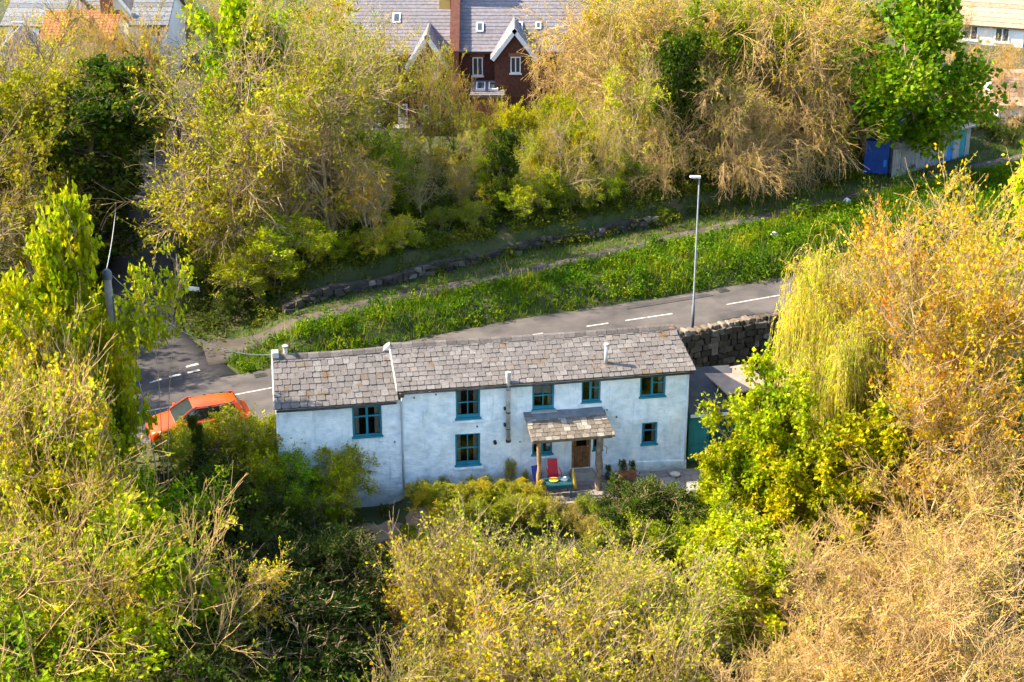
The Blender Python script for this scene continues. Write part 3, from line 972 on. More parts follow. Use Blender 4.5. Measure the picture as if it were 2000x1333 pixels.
# ------------------------------------------------------------------ porch
porch = empty('porch', (HO[0], HO[1], 0), HA, 'lean-to porch with stone slate roof on two rough timber posts', 'porch')
PP = RoofPlane(9.92, 13.20, 9.86, 13.00, 1.50, 2.47, 0.06, 2.99)
mb = MB().slab([PP.pt(0, 0), PP.pt(1, 0), PP.pt(1, PP.L), PP.pt(0, PP.L)], 0.06)
pro = mb.build('porch_roof', M['old_wood'], porch)
PS = slate_meshes('slate', M['porch_slate'])
lay_slates(pro, PP, 7, 0.27, PS, lambda ix, iy, cx: True, random.Random(3), M['porch_slate'], 0.02)
MB().hexa([(9.84, -.42, 2.86), (13.03, -.42, 2.87), (13.0, -.03, 2.99), (9.84, -.03, 2.99), (9.84, -.42, 2.91), (13.03, -.42, 2.92), (13.0, -.03, 3.06), (9.84, -.03, 3.06)]).build('lead_flashing', M['lead'], pro, bevel=.01)
MB().hexa([(10.1, -.16, 3.0), (11.2, -.16, 3.0), (11.2, -.03, 3.0), (10.1, -.03, 3.0), (10.15, -.12, 3.09), (11.15, -.12, 3.09), (11.15, -.03, 3.10), (10.15, -.03, 3.10)]).build('ledge', M['concrete'], porch, bevel=.01)
for (x, r0, mt) in ((10.22, .085, 'wood'), (12.62, .14, 'old_wood')):
    zz = -.7
    pts = [(x + .02 * math.sin(k * 1.9 + x), -1.36 + .015 * math.cos(k * 2.3), zz + (2.46 - zz) * k / 8) for k in range(9)]
    MB().tube(pts, [r0 * (1 + .12 * math.sin(k * 2.7 + x)) for k in range(9)], 9).build('post', M[mt], porch, smooth=True)
MB().box(9.95, 13.1, -1.43, -1.31, 2.33, 2.41).build('wall_plate_beam', M['old_wood'], porch, bevel=.01)
for x in (9.97, 13.08):
    MB().hexa([(x - .03, -1.4, 2.40), (x + .03, -1.4, 2.40), (x + .03, -.05, 2.86), (x - .03, -.05, 2.86), (x - .03, -1.4, 2.45), (x + .03, -1.4, 2.45), (x + .03, -.05, 2.92), (x - .03, -.05, 2.92)]).build('rafter', M['old_wood'], porch)
MB().tube([(12.80, -1.36, 2.0), (12.9, -1.40, 1.95), (12.9, -1.40, 1.65)], .012, 6).build('hook', M['black_metal'], porch)


def hl(x, off, z):
    """cottage-local point to world"""
    c, s = math.cos(HA), math.sin(HA)
    return Vector((HO[0] + x * c + off * s, HO[1] + x * s - off * c, z))


# ------------------------------------------------------------------ terrace, wall and garden furniture
terr = empty('terrace', (HO[0], HO[1], 0), HA)
tag(terr, 'stone-edged paved terrace along the front of the cottage', 'terrace', kind='structure')
MB().box(8.6, 18.3, -2.02, -0.16, -1.4, 0.03).build('terrace_bed', M['concrete'], terr)
prng = random.Random(9)
for iy in range(3):
    x = 8.62
    while x < 18.2:
        w = min(prng.uniform(.45, .85), 18.28 - x)
        y0 = -2.04 + iy * .63
        MB().box(x + .008, x + w - .008, y0 + .008, min(y0 + .62, -.165), .0, .065 + prng.uniform(0, .02)).build('paving_slab', M['paving'], terr, bevel=.012)
        x += w
# edging stones in front
x = 8.5
while x < 18.2:
    w = prng.uniform(.35, .7)
    MB().box(x + .01, x + w - .01, -2.20 + prng.uniform(-.03, .03), -2.05, -.55 + prng.uniform(-.05, .0), .06 + prng.uniform(-.02, .05)).build('edging_stone', M['paving'], terr, bevel=.025)
    x += w
# low bed wall, left of the porch
bed = empty('garden_bed_wall', (HO[0], HO[1], 0), HA, 'low overgrown bed wall in front of the lower sash window', 'garden wall')
MB().box(5.5, 8.4, -1.85, -.3, -1.3, -.02).build('bed_core', M['wall_core'], bed)
for iz in range(5):
    x = 5.45
    while x < 8.4:
        w = prng.uniform(.22, .5)
        MB().box(x + .01, x + w - .01, -1.95 + prng.uniform(-.03, .03), -1.80, -1.2 + iz * .24, -1.2 + iz * .24 + .22).build('stone', M['rubble'], bed, bevel=.03)
        x += w

# red plastic chair
ch = empty('garden_chair', hl(10.95, .75, .10), HA, 'red plastic garden chair beside the cottage door', 'chair')
MB().hexa([(-.22, -.25, .38), (.22, -.25, .38), (.21, .2, .36), (-.21, .2, .36), (-.23, -.26, .43), (.23, -.26, .43), (.22, .2, .40), (-.22, .2, .40)]).build('seat', M['red_plastic'], ch, bevel=.015)
MB().hexa([(-.21, .16, .40), (.21, .16, .40), (.21, .21, .40), (-.21, .21, .40), (-.19, .38, .98), (.19, .38, .98), (.19, .42, .98), (-.19, .42, .98)]).build('backrest', M['red_plastic'], ch, bevel=.015)
for sx in (-1, 1):
    MB().tube([(sx * .24, -.22, .0), (sx * .22, -.2, .38)], .02, 6).build('leg', M['red_plastic'], ch)
    MB().tube([(sx * .23, .24, .0), (sx * .21, .18, .38)], .02, 6).build('leg', M['red_plastic'], ch)
    MB().tube([(sx * .24, -.2, .40), (sx * .26, -.2, .62), (sx * .25, .26, .64)], .022, 6).build('armrest', M['red_plastic'], ch)
# teal garden table
bn = empty('garden_table', hl(10.95, 1.55, .10), HA, 'dark teal slatted garden table in front of the red chair', 'table')
for k in range(5):
    MB().box(-.5, .5, -.32 + k * .13, -.32 + k * .13 + .115, .58, .61).build('slat', M['teal_dark'], bn, bevel=.006)
MB().box(-.5, .5, -.37, -.33, .44, .60).build('apron', M['teal_dark'], bn)
for sx in (-1, 1):
    for sy in (-.3, .3):
        MB().box(sx * .45 - .025, sx * .45 + .025, sy - .025, sy + .025, 0, .58).build('leg', M['teal_dark'], bn)
# things on the table
mb = MB()
for k in range(9):
    a0 = 2 * math.pi * k / 9
    mb.v.append((.16 * math.cos(a0) * (1 + .3 * math.sin(3 * a0)), .12 * math.sin(a0), .0))
    mb.v.append((.09 * math.cos(a0) * (1 + .4 * math.sin(2 * a0)), .07 * math.sin(a0), .10 + .02 * math.sin(5 * a0)))
mb.f += [(2 * k, 2 * ((k + 1) % 9), 2 * ((k + 1) % 9) + 1, 2 * k + 1) for k in range(9)] + [tuple(2 * k + 1 for k in range(9))]
cl = mb.build('folded_cloth', M['white_cloth'], None, smooth=True)
cl.location = hl(11.22, 1.5, .713); cl.rotation_euler.z = .4
tag(cl, 'crumpled white cloth on the teal table', 'cloth')
tp = MB().tube([(0, 0, 0), (0, 0, .05), (0, 0, .06)], [.17, .20, .17], 14).build('tray', M['yellow_plastic'], None)
tp.location = hl(10.78, 1.5, .713)
tag(tp, 'round yellow tray on the teal table', 'tray')
ps = empty('folded_parasol', hl(11.62, 1.75, .08), HA, 'folded yellow parasol leaning beside the teal table', 'parasol')
MB().tube([(0, 0, 0), (-.12, .1, 1.25)], .016, 6).build('pole', M['old_wood'], ps)
MB().tube([(-.03, .025, .35), (-.05, .04, .55), (-.10, .085, 1.0), (-.115, .095, 1.2)], [.075, .07, .045, .018], 8).build('canopy', M['yellow_plastic'], ps, smooth=True)
fc = empty('folding_chair', hl(10.35, .85, .10), HA + .3, 'blue fabric folding chair left of the red chair', 'chair')
MB().hexa([(-.2, -.2, .36), (.2, -.2, .36), (.2, .2, .33), (-.2, .2, .33), (-.2, -.2, .39), (.2, -.2, .39), (.2, .2, .36), (-.2, .2, .36)]).build('seat', M['blue_plastic'], fc)
MB().hexa([(-.2, .18, .38), (.2, .18, .38), (.2, .2, .38), (-.2, .2, .38), (-.2, .32, .85), (.2, .32, .85), (.2, .34, .85), (-.2, .34, .85)]).build('backrest', M['blue_plastic'], fc)
for sx in (-.2, .2):
    MB().tube([(sx, -.2, 0), (sx, .2, .36)], .014, 6).build('leg', M['steel'], fc)
    MB().tube([(sx, .22, 0), (sx, -.2, .38)], .014, 6).build('leg', M['steel'], fc)
# pots by the wall
LEAFY = []


def pot_plant(x, off, r_, h_, label, mat='terracotta', square=False):
    e = empty('plant_pot', hl(x, off, .085), HA, label, 'plant pot')
    sd = 4 if square else 14
    MB().tube([(0, 0, 0), (0, 0, h_ * .82), (0, 0, h_ * .83), (0, 0, h_), (0, 0, h_ * .93)], [r_ * .72, r_ * .95, r_ * 1.06, r_ * 1.06, r_ * .86], sd).build('pot', M[mat], e)
    LEAFY.append((e, r_, h_))
    return e


pot_plant(13.75, .75, .21, .36, 'broad terracotta pot with a spindly plant, nearest the porch')
pot_plant(14.12, .80, .17, .44, 'tall square terracotta pot beside the broad round one', square=True)
pot_plant(13.2, .6, .15, .26, 'dark small pot of green leaves beside the thick porch post', mat='gutter')
wb = MB().tube([(0, 0, 0), (0, 0, .10), (0, 0, .11), (0, 0, .06)], [.15, .21, .19, .12], 12).build('stone_bowl', M['mortar'], None)
wb.location = hl(15.9, .75, .085)
tag(wb, 'pale shallow stone bowl near the right end of the terrace', 'bowl')
pk = empty('timber_planks', hl(12.2, 2.55, gz(hl(12.2, 2.55, 0).x, hl(12.2, 2.55, 0).y)), HA + .1, 'weathered planks lying below the terrace edge', 'planks')
for k in range(3):
    MB().box(-.6 + .1 * k, .6 + .05 * k, -.3 + k * .17, -.3 + k * .17 + .13, .02 + .03 * k, .06 + .03 * k).build('plank', M['old_wood'], pk)

# ------------------------------------------------------------------ shed right of the cottage
shed = empty('teal_shed', (7.18, 61.85, 0), HA, 'lean-to shed with teal door and dark felt roof at the cottage gable', 'shed')
MB().hexa([(-.05, -.15, 2.16), (2.3, -.15, 2.16), (2.3, 2.4, 3.1), (-.05, 2.4, 3.1), (-.05, -.15, 2.22), (2.3, -.15, 2.22), (2.3, 2.4, 3.16), (-.05, 2.4, 3.16)]).build('roof', M['felt'], shed)
MB().box(-.02, 2.3, -.19, -.155, 2.10, 2.225).build('fascia', M['upvc'], shed)
MB().box(.0, .06, 0, 2.3, -.2, 2.15).build('side_wall', M['teal_pale'], shed)
MB().box(2.2, 2.26, 0, 2.3, -.2, 2.15).build('side_wall', M['teal_pale'], shed)
MB().box(.06, 2.2, 2.2, 2.3, -.2, 2.9).build('back_wall', M['wall_core'], shed)
sd_ = MB().box(.07, .86, .03, .07, .02, 2.08).build('door', M['teal_pale'], shed)
for k in range(6):
    MB().box(.075 + k * .131, .075 + k * .131 + .122, .008, .03, .05, 2.06).build('board', M['teal_pale'], sd_, bevel=.004)
MB().tube([(.78, -.02, 1.0), (.78, -.02, 1.16)], .014, 6).build('handle', M['black_metal'], sd_)
MB().box(.87, 2.19, .03, .07, -.1, 2.1).build('front_wall', M['teal_dark'], shed)
sh2 = empty('outbuilding', (9.35, 63.4, 0), HA + .25, 'low outbuilding with a flat brown roof behind the lime tree', 'outbuilding')
MB().box(-.85, 1.0, -.55, 1.2, 0, 2.75).build('wall', M['wall_core'], sh2)
MB().hexa([(-1.0, -.7, 2.78), (1.1, -.7, 2.78), (1.1, 1.3, 2.98), (-1.0, 1.3, 2.98), (-1.0, -.7, 2.84), (1.1, -.7, 2.84), (1.1, 1.3, 3.04), (-1.0, 1.3, 3.04)]).build('roof', M['shed_roof_brown'], sh2)
sh3 = empty('garden_store', (12.4, 65.4, 0), HA, 'small store with a buff board roof under the weeping willow', 'outbuilding')
MB().box(-.9, .9, -.5, .7, -.5, 2.1).build('wall', M['wall_core'], sh3)
MB().hexa([(-1.05, -.6, 2.12), (1.05, -.6, 2.12), (1.05, .8, 2.32), (-1.05, .8, 2.32), (-1.05, -.6, 2.18), (1.05, -.6, 2.18), (1.05, .8, 2.38), (-1.05, .8, 2.38)]).build('roof', M['cream_render'], sh3)


# ------------------------------------------------------------------ stone walls
def stone_meshes(mat, n=5):
    out = []
    for k in range(n):
        r_ = random.Random(300 + k)
        v = []
        for z in (-.5, .5):
            for (x, y) in ((-.5, -.5), (0, -.56), (.5, -.5), (.5, .5), (0, .54), (-.5, .5)):
                j = .09
                s = .86 if r_.random() < .5 else 1.0
                v.append((x * s + r_.uniform(-j, j), y * s + r_.uniform(-j, j), z + r_.uniform(-j, j)))
        f = [(5, 4, 3, 2, 1, 0), (6, 7, 8, 9, 10, 11)] + [(i, (i + 1) % 6, (i + 1) % 6 + 6, i + 6) for i in range(6)]
        out.append(MB().add(v, f).mesh('stone', mat))
    return out


ST_R = stone_meshes(M['rubble'])
ST_C = stone_meshes(M['coping'])


def rubble_wall(name, label, pts, height, depth, zf, face_rows, wmean, coping, seed, skip=0.0, core_mat='wall_core', below=0.4):
    """dry-stone wall along pts (world xy); zf gives the foot"""
    rg = random.Random(seed)
    root = empty(name, (pts[0][0], pts[0][1], 0), 0, label, 'stone wall')
    ox, oy = pts[0]
    for (a, b) in zip(pts, pts[1:]):
        a, b = Vector((a[0], a[1])), Vector((b[0], b[1]))
        t = (b - a); L = t.length; t.normalize()
        n = Vector((t.y, -t.x))          # towards the viewer
        ang = math.atan2(t.y, t.x)
        mb = MB()
        N = max(2, int(L / 1.2))
        for k in range(N):
            p, q = a + t * L * k / N, a + t * L * (k + 1) / N
            zp, zq = zf(p), zf(q)
            back = -n * depth
            P = [p, q, q + back, p + back]
            Z0 = [zp, zq, zq, zp]
            mb.hexa([(P[i].x - ox, P[i].y - oy, Z0[i] - below) for i in range(4)] + [(P[i].x - ox, P[i].y - oy, Z0[i] + height - .05) for i in range(4)])
        mb.build('wall_core', M[core_mat], root)
        rh = height / face_rows
        for r_ in range(face_rows):
            s = rg.uniform(-.2, 0)
            while s < L:
                w = wmean * rg.uniform(.6, 1.5)
                if rg.random() >= skip:
                    c = a + t * (s + w / 2)
                    o = bpy.data.objects.new('stone', ST_R[rg.randrange(5)])
                    link(o, root)
                    z = zf(c) + rh * (r_ + .5)
                    o.matrix_local = Matrix.Translation((c.x - ox + n.x * .03, c.y - oy + n.y * .03, z)) @ Matrix.Rotation(ang + rg.uniform(-.2, .2), 4, 'Z') @ Matrix.Rotation(rg.uniform(-.2, .2), 4, 'Y') @ Matrix.Diagonal((w * .95, .22 + rg.uniform(0, .1), rh * rg.uniform(.82, 1.0), 1))
                s += w
        if coping:
            s = 0
            while s < L:
                w = rg.uniform(.16, .36)
                c = a + t * (s + w / 2) - n * depth * .4
                o = bpy.data.objects.new('coping_stone', ST_C[rg.randrange(5)])
                link(o, root)
                o.matrix_local = Matrix.Translation((c.x - ox, c.y - oy, zf(c) + height + .05)) @ Matrix.Rotation(ang + rg.uniform(-.3, .3), 4, 'Z') @ Matrix.Rotation(rg.uniform(-.25, .25), 4, 'Y') @ Matrix.Diagonal((w, depth * rg.uniform(.7, 1.1), rg.uniform(.18, .30), 1))
                s += w * rg.uniform(.95, 1.25)
    return root


rubble_wall('retaining_wall', 'dark rubble retaining wall with rough pale coping beside the lamp post', [(6.6, 67.75), (9.3, 68.95), (12.3, 70.05), (16.5, 71.6)], 2.55, .5,
            lambda p: 0.25 + .03 * p.x, 9, .42, True, 61)
rubble_wall('old_stone_wall', 'low tumbled stone wall at the foot of the wood behind the footpath', [(-10.5, 73.0), (-9.5, 73.6), (-4.9, 76.2), (0.0, 79.35), (7.6, 83.0)], 0.55, .4,
            lambda p: gz(p.x, p.y - .75) - .06 + .12 * math.sin(p.x * 1.3), 3, .40, False, 62, skip=.42)

# ------------------------------------------------------------------ street furniture
lz = gz(8.1, 70.35) + .0
lamp = empty('street_lamp', (8.1, 70.3, float(zroad(8.1)) - .05), 0, 'tall slim galvanised street lamp behind the cottage', 'street lamp')
ltop = aty(1366, 346, 70.3)
hh = ltop.z - lamp.location.z
lean = (ltop.x - 8.1)
MB().tube([(0, 0, 0), (0, 0, 1.3), (lean * .17, 0, 1.32), (lean, 0, hh)], [.075, .075, .05, .034], 10).build('column', M['galv'], lamp, smooth=True)
lh = MB().hexa([(lean - .42, -.10, hh - .02), (lean + .06, -.06, hh - .06), (lean + .06, .06, hh - .06), (lean - .42, .10, hh - .02), (lean - .40, -.09, hh + .05), (lean + .06, -.05, hh + .05), (lean + .06, .05, hh + .05), (lean - .40, .09, hh + .05)]).build('lamp_head', M['white_sign'], lamp, bevel=.015)
MB().box(lean - .36, lean - .08, -.07, .07, hh - .045, hh - .034).build('lens', M['lamp_clear'], lh)

ptop = aty(208, 527, 58.4)
pz = gz(ptop.x, 58.4)
pole = empty('telegraph_pole', (ptop.x - .1, 58.4, pz), 0, 'thick weathered telegraph pole rising out of the lime green tree', 'telegraph pole')
ph = ptop.z - pz
MB().tube([(.0, 0, -.3), (0.1, 0, ph - .35)], [.19, .145], 12).build('shaft', M['pole_wood'], pole, smooth=True)
MB().tube([(.1, 0, ph - .35), (.1, 0, ph - .12), (.1, 0, ph)], [.185, .185, .10], 12).build('cap', M['galv'], pole)
MB().tube([(.2, -.12, 0.5), (.27, -.12, ph - 1.0)], .03, 6).build('cable_duct', M['galv'], pole)
e = aty(232, 320, 92)
pts = []
for k in range(15):
    t = k / 14
    p = ptop.lerp(e, t)
    p.z -= 2.2 * t * (1 - t)
    pts.append(p)
cb = MB().tube(pts, .017, 4).build('overhead_wire', M['cable'], None)
tag(cb, 'thin overhead wire running from the pole top into the wood', 'wire')
a = hl(.5, -1.6, 5.55)
pts = []
for k in range(17):
    t = k / 16
    p = a.lerp(ptop, t); p.z -= 4.2 * t * (1 - t)
    pts.append(p)
cb = MB().tube(pts, .009, 4).build('telephone_cable', M['cable'], None)
tag(cb, 'slack telephone cable from the cottage gable to the pole', 'cable')

thin_top = aty(160, 560, 59.2)
tz = gz(thin_top.x, 59.2)
tpole = empty('marker_post', (thin_top.x, 59.2, tz), 0, 'thin pale metal post left of the telegraph pole', 'post')
MB().tube([(0, 0, -.2), (.02, 0, thin_top.z - tz)], [.065, .05], 8).build('shaft', M['galv'], tpole, smooth=True)
MB().tube([(.02, 0, thin_top.z - tz), (.02, 0, thin_top.z - tz + .06)], [.07, .05], 8).build('cap', M['galv'], tpole)

sb = at(355, 612, 1.6)
sp = empty('sign_post', (sb.x, sb.y, gz(sb.x, sb.y)), 0, 'slim grey sign post at the corner of the side road', 'post')
st = aty(345, 500, sb.y)
MB().tube([(0, 0, -.1), (st.x - sb.x, 0, st.z - gz(sb.x, sb.y))], [.05, .045], 8).build('shaft', M['galv'], sp, smooth=True)
MB().tube([(st.x - sb.x - .0, 0, st.z - gz(sb.x, sb.y)), (st.x - sb.x, 0, st.z - gz(sb.x, sb.y) + .05)], [.06, .03], 8).build('cap', M['black_metal'], sp)
nb = at(378, 588, 1.7)
ns = empty('street_nameplate', (nb.x, nb.y, gz(nb.x, nb.y)), -.25, 'small white street nameplate on two legs by the junction', 'sign')
MB().box(-.36, .36, -.012, .012, .55, .78).build('plate', M['white_sign'], ns, bevel=.004)
for sx in (-.28, .28):
    MB().box(sx - .02, sx + .02, .013, .05, -.1, .78).build('leg', M['black_metal'], ns)

# slatted fence between the car and the cottage
fe = empty('slat_fence', (-9.9, 60.75, gz(-9.9, 60.75)), R(62), 'short weathered slat fence between the red car and the cottage', 'fence')
for k in range(13):
    MB().box(-.85 + k * .13, -.85 + k * .13 + .09, -.012, .012, .02, 1.0 + .03 * math.sin(k * 2.1)).build('slat', M['old_wood'], fe, bevel=.004)
for z in (.3, .8):
    MB().box(-.87, .86, .013, .05, z, z + .07).build('rail', M['old_wood'], fe)
for sx in (-.9, .88):
    MB().box(sx - .045, sx + .045, -.03, .06, -.2, 1.08).build('post', M['old_wood'], fe)

# ------------------------------------------------------------------ the red car
car = empty('parked_car', (-12.55, 61.25, float(zroad(-12.5)) + .03), R(200), 'orange-red hatchback parked at the roadside left of the cottage', 'car')


car.scale = (1.06, 1.05, 1.06)


def loft(stations, mat, name, parent, close=True):
    mb = MB()
    k = None
    for (x, ring) in stations:
        k = len(ring)
        mb.v += [(x, y, z) for y, z in ring]
    for i in range(len(stations) - 1):
        for j in range(k):
            a, b = i * k + j, i * k + (j + 1) % k
            mb.f.append((a, b, b + k, a + k))
    mb.f.append(tuple(range(k))[::-1])
    mb.f.append(tuple((len(stations) - 1) * k + j for j in range(k)))
    o = mb.build(name, mat, parent, smooth=True)
    md = o.modifiers.new('sub', 'SUBSURF'); md.levels = 1; md.render_levels = 2
    return o


def ring(w, zb, zm, zt, tw):
    r = [(w * .92, zb), (w, zb + .12), (w, zm), (w * .97, zt - .06), (tw, zt), (tw * .5, zt + .012)]
    return [(-y, z) for y, z in r] + [(y, z) for y, z in r[::-1]]


st_ = [(1.92, ring(.60, .34, .48, .60, .50)), (1.86, ring(.72, .22, .48, .68, .62)), (1.62, ring(.80, .20, .55, .78, .68)), (1.10, ring(.835, .18, .62, .88, .72)),
       (.62, ring(.845, .18, .66, .95, .74)), (-.4, ring(.85, .18, .68, .96, .76)), (-1.3, ring(.845, .18, .70, .97, .76)), (-1.75, ring(.80, .20, .70, .96, .72)), (-1.90, ring(.74, .26, .64, .90, .66)), (-1.94, ring(.66, .34, .58, .80, .58))]
body = loft(st_, M['car_paint'], 'body', car)


def lerp3(a, b, t): return tuple(a[i] + (b[i] - a[i]) * t for i in range(3))


# greenhouse: belt outline and roof outline
BE = {'fl': (.98, .70, .915), 'fr': (.98, -.70, .915), 'rl': (-1.74, .64, .93), 'rr': (-1.74, -.64, .93)}
RO = {'fl': (.20, .555, 1.40), 'fr': (.20, -.555, 1.40), 'rl': (-1.38, .53, 1.40), 'rr': (-1.38, -.53, 1.40)}
mb = MB().hexa([BE['fr'], BE['fl'], BE['rl'], BE['rr'], RO['fr'], RO['fl'], RO['rl'], RO['rr']])
cabin = mb.build('cabin_glass', M['car_glass'], car, bevel=.05)
rp = MB()
NX, NY = 8, 6
for i in range(NX + 1):
    for j in range(NY + 1):
        s, t = i / NX, j / NY
        x = .24 + (-1.46 - .24) * s
        hw = .575 - .02 * s
        y = -hw + 2 * hw * t
        z = 1.375 + .125 * (1 - abs(2 * t - 1) ** 3.2) * (1 - .8 * abs(2 * s - 1) ** 3) - .02 * s
        rp.v.append((x, y, z))
rp.f += [(i * (NY + 1) + j, i * (NY + 1) + j + 1, (i + 1) * (NY + 1) + j + 1, (i + 1) * (NY + 1) + j) for i in range(NX) for j in range(NY)]
ro_ = rp.build('roof', M['car_paint'], car, smooth=True)
ms = ro_.modifiers.new('sub', 'SUBSURF'); ms.levels = 1; ms.render_levels = 2
md = ro_.modifiers.new('s', 'SOLIDIFY'); md.thickness = .03
for sgn in (1, -1):
    def Bp(x, lift=0):
        t = (.98 - x) / 2.76
        return (x, sgn * (.705 - .04 * t + .006), .925)
    def Rp(x): return (x, sgn * (.565 - .015), 1.41)
    for (xb, xt, wd, nm, mt) in ((.98, .22, .055, 'front_pillar', 'car_paint'), (-.32, -.38, .05, 'door_pillar', 'black_metal'), (-1.16, -1.02, .05, 'door_pillar', 'black_metal'), (-1.60, -1.33, .10, 'rear_pillar', 'car_paint')):
        a, b = Bp(xb), Rp(xt)
        MB().hexa([(a[0] - wd, a[1] - .012 * sgn, a[2]), (a[0] + wd, a[1] - .012 * sgn, a[2]), (a[0] + wd, a[1] + .012 * sgn, a[2]), (a[0] - wd, a[1] + .012 * sgn, a[2]),
                   (b[0] - wd, b[1] - .012 * sgn, b[2]), (b[0] + wd, b[1] - .012 * sgn, b[2]), (b[0] + wd, b[1] + .012 * sgn, b[2]), (b[0] - wd, b[1] + .012 * sgn, b[2])]).build(nm, M[mt], cabin)
    mr = MB().hexa([(.70, sgn * .84, .93), (.80, sgn * .84, .93), (.80, sgn * 1.0, .95), (.68, sgn * 1.0, .95), (.70, sgn * .84, 1.05), (.78, sgn * .84, 1.05), (.77, sgn * 1.0, 1.06), (.69, sgn * 1.0, 1.06)]).build('mirror', M['car_paint'], car, bevel=.02)
    MB().box(-.45, -.30, sgn * .852 - .008, sgn * .852 + .008, .80, .825).build('door_handle', M['black_metal'], car)
    MB().hexa([(1.60, sgn * .60, .60), (1.86, sgn * .52, .58), (1.80, sgn * .70, .58), (1.58, sgn * .79, .60), (1.52, sgn * .60, .76), (1.78, sgn * .52, .70), (1.74, sgn * .70, .69), (1.50, sgn * .77, .76)]).build('headlight', M['lamp_clear'], car, bevel=.02)
    MB().hexa([(-1.93, sgn * .52, .62), (-1.84, sgn * .73, .62), (-1.78, sgn * .73, .62), (-1.85, sgn * .52, .62), (-1.91, sgn * .52, .82), (-1.84, sgn * .71, .82), (-1.76, sgn * .71, .82), (-1.83, sgn * .52, .82)]).build('tail_light', M['lamp_red'], car, bevel=.01)
    for wx in (1.22, -1.22):
        wh = MB().tube([(wx, sgn * .60, .31), (wx, sgn * .64, .31), (wx, sgn * .80, .31), (wx, sgn * .85, .31)], [.26, .31, .31, .27], 24).build('wheel', M['tyre'], car, smooth=False)
        MB().tube([(wx, sgn * .83, .31), (wx, sgn * .865, .31)], [.20, .17], 16).build('rim', M['rim'], wh)
        MB().tube([(wx, sgn * .70, .33), (wx, sgn * .847, .33)], [.36, .36], 24).build('wheel_arch', M['black_metal'], car)
MB().box(1.905, 1.93, -.26, .26, .36, .47).build('number_plate', M['white_sign'], car)
MB().box(-1.96, -1.93, -.26, .26, .44, .55).build('number_plate', M['yellow_plastic'], car)


# ------------------------------------------------------------------ far buildings
def course_roof(parent, a, b, c, d, rows_, mat, name='roof', thick=.12, lap=.012, tiles=0):
    """a,b along the eave, c,d along the ridge (c above b): overlapping courses, one mesh"""
    a, b, c, d = [Vector(p) for p in (a, b, c, d)]
    n = (b - a).cross(d - a).normalized()
    mb = MB()
    for k in range(rows_):
        t0, t1 = k / rows_, (k + 1.0) / rows_
        p, q, r_, s = a.lerp(d, t0), b.lerp(c, t0), b.lerp(c, t1), a.lerp(d, t1)
        if tiles:
            m = tiles
            for j in range(m):
                u0, u1 = j / m + .06 / m, (j + 1) / m - .06 / m
                mb.slab([p.lerp(q, u0) + n * lap * 2, p.lerp(q, u1) + n * lap * 2, s.lerp(r_, u1), s.lerp(r_, u0)], .03)
        else:
            mb.slab([p + n * lap * 2, q + n * lap * 2, r_, s], .03)
    mb.slab([a - n * .03, b - n * .03, c - n * .03, d - n * .03], thick)
    return mb.build(name, mat, parent)


def far_window(parent, x0, x1, z0, z1, y, cols=2, frame='upvc', sill=True, lintel=None):
    fr = .07
    mb = MB().box(x0, x0 + fr, y - .04, y + .05, z0, z1).box(x1 - fr, x1, y - .04, y + .05, z0, z1).box(x0 + fr, x1 - fr, y - .04, y + .05, z1 - fr, z1).box(x0 + fr, x1 - fr, y - .04, y + .05, z0, z0 + fr)
    for k in range(1, cols):
        xm = x0 + (x1 - x0) * k / cols
        mb.box(xm - .035, xm + .035, y - .035, y + .05, z0 + fr, z1 - fr)
    f = mb.build('window', M[frame], parent)
    for k in range(cols):
        xa, xb = x0 + (x1 - x0) * k / cols, x0 + (x1 - x0) * (k + 1) / cols
        MB().box(xa + .06, xb - .06, y - .012, y + .02, z0 + .05, z1 - .05).build('pane', M['far_pane'], f)
    if sill:
        MB().box(x0 - .08, x1 + .08, y - .10, y + .02, z0 - .09, z0 - .003).build('sill', M['upvc'], f)
    if lintel:
        MB().box(x0 - .12, x1 + .12, y - .03, y + .02, z1 + .003, z1 + .22).build('lintel', M[lintel], f)
    return f


def rooflight(parent, P0, ex, ey, w, h):
    """skylight lying on a roof: P0 lower-left corner, ex along, ey up the slope"""
    ex, ey = Vector(ex).normalized(), Vector(ey).normalized()
    n = ex.cross(ey)
    P0 = Vector(P0)
    def q(u0, u1, v0, v1, l): return [P0 + ex * u0 + ey * v0 + n * l, P0 + ex * u1 + ey * v0 + n * l, P0 + ex * u1 + ey * v1 + n * l, P0 + ex * u0 + ey * v1 + n * l]
    f = MB().slab(q(0, w, 0, h, .10), .12).build('rooflight', M['upvc'], parent)
    MB().slab(q(.09, w - .09, .09, h - .09, .112), .01).build('pane', M['far_pane'], f)
    return f


TY = 106.0            # face of the terrace
Tb = 1.4


def tx(px, Y=TY): return aty(px, 150, Y).x


# right-hand house of the terrace
A = aty(897, 97.5, TY); B = aty(1142, 97.5, TY)
t1 = empty('terrace_house', (A.x, TY, Tb), 0, 'dark brick house with grey slate roof and three skylights, right of the brick gable', 'house')
EZ = A.z - Tb; W = B.x - A.x; RD = 5.2; RH = 4.3
MB().box(0, W, 0, 2 * RD, -.5, EZ).build('wall', M['brick'], t1)
rf1 = course_roof(t1, (-.1, -.35, EZ - .05), (W + .1, -.35, EZ - .05), (W + .1, RD, EZ + RH), (-.1, RD, EZ + RH), 24, M['far_slate'])
course_roof(t1, (W + .1, 2 * RD + .3, EZ), (-.1, 2 * RD + .3, EZ), (-.1, RD, EZ + RH), (W + .1, RD, EZ + RH), 4, M['far_slate'], 'rear_slope')
MB().box(0.05, W, -.42, -.352, EZ - .18, EZ - .03).build('gutter', M['gutter'], t1)
ey = Vector((0, RD + .35, RH + .05)).normalized()
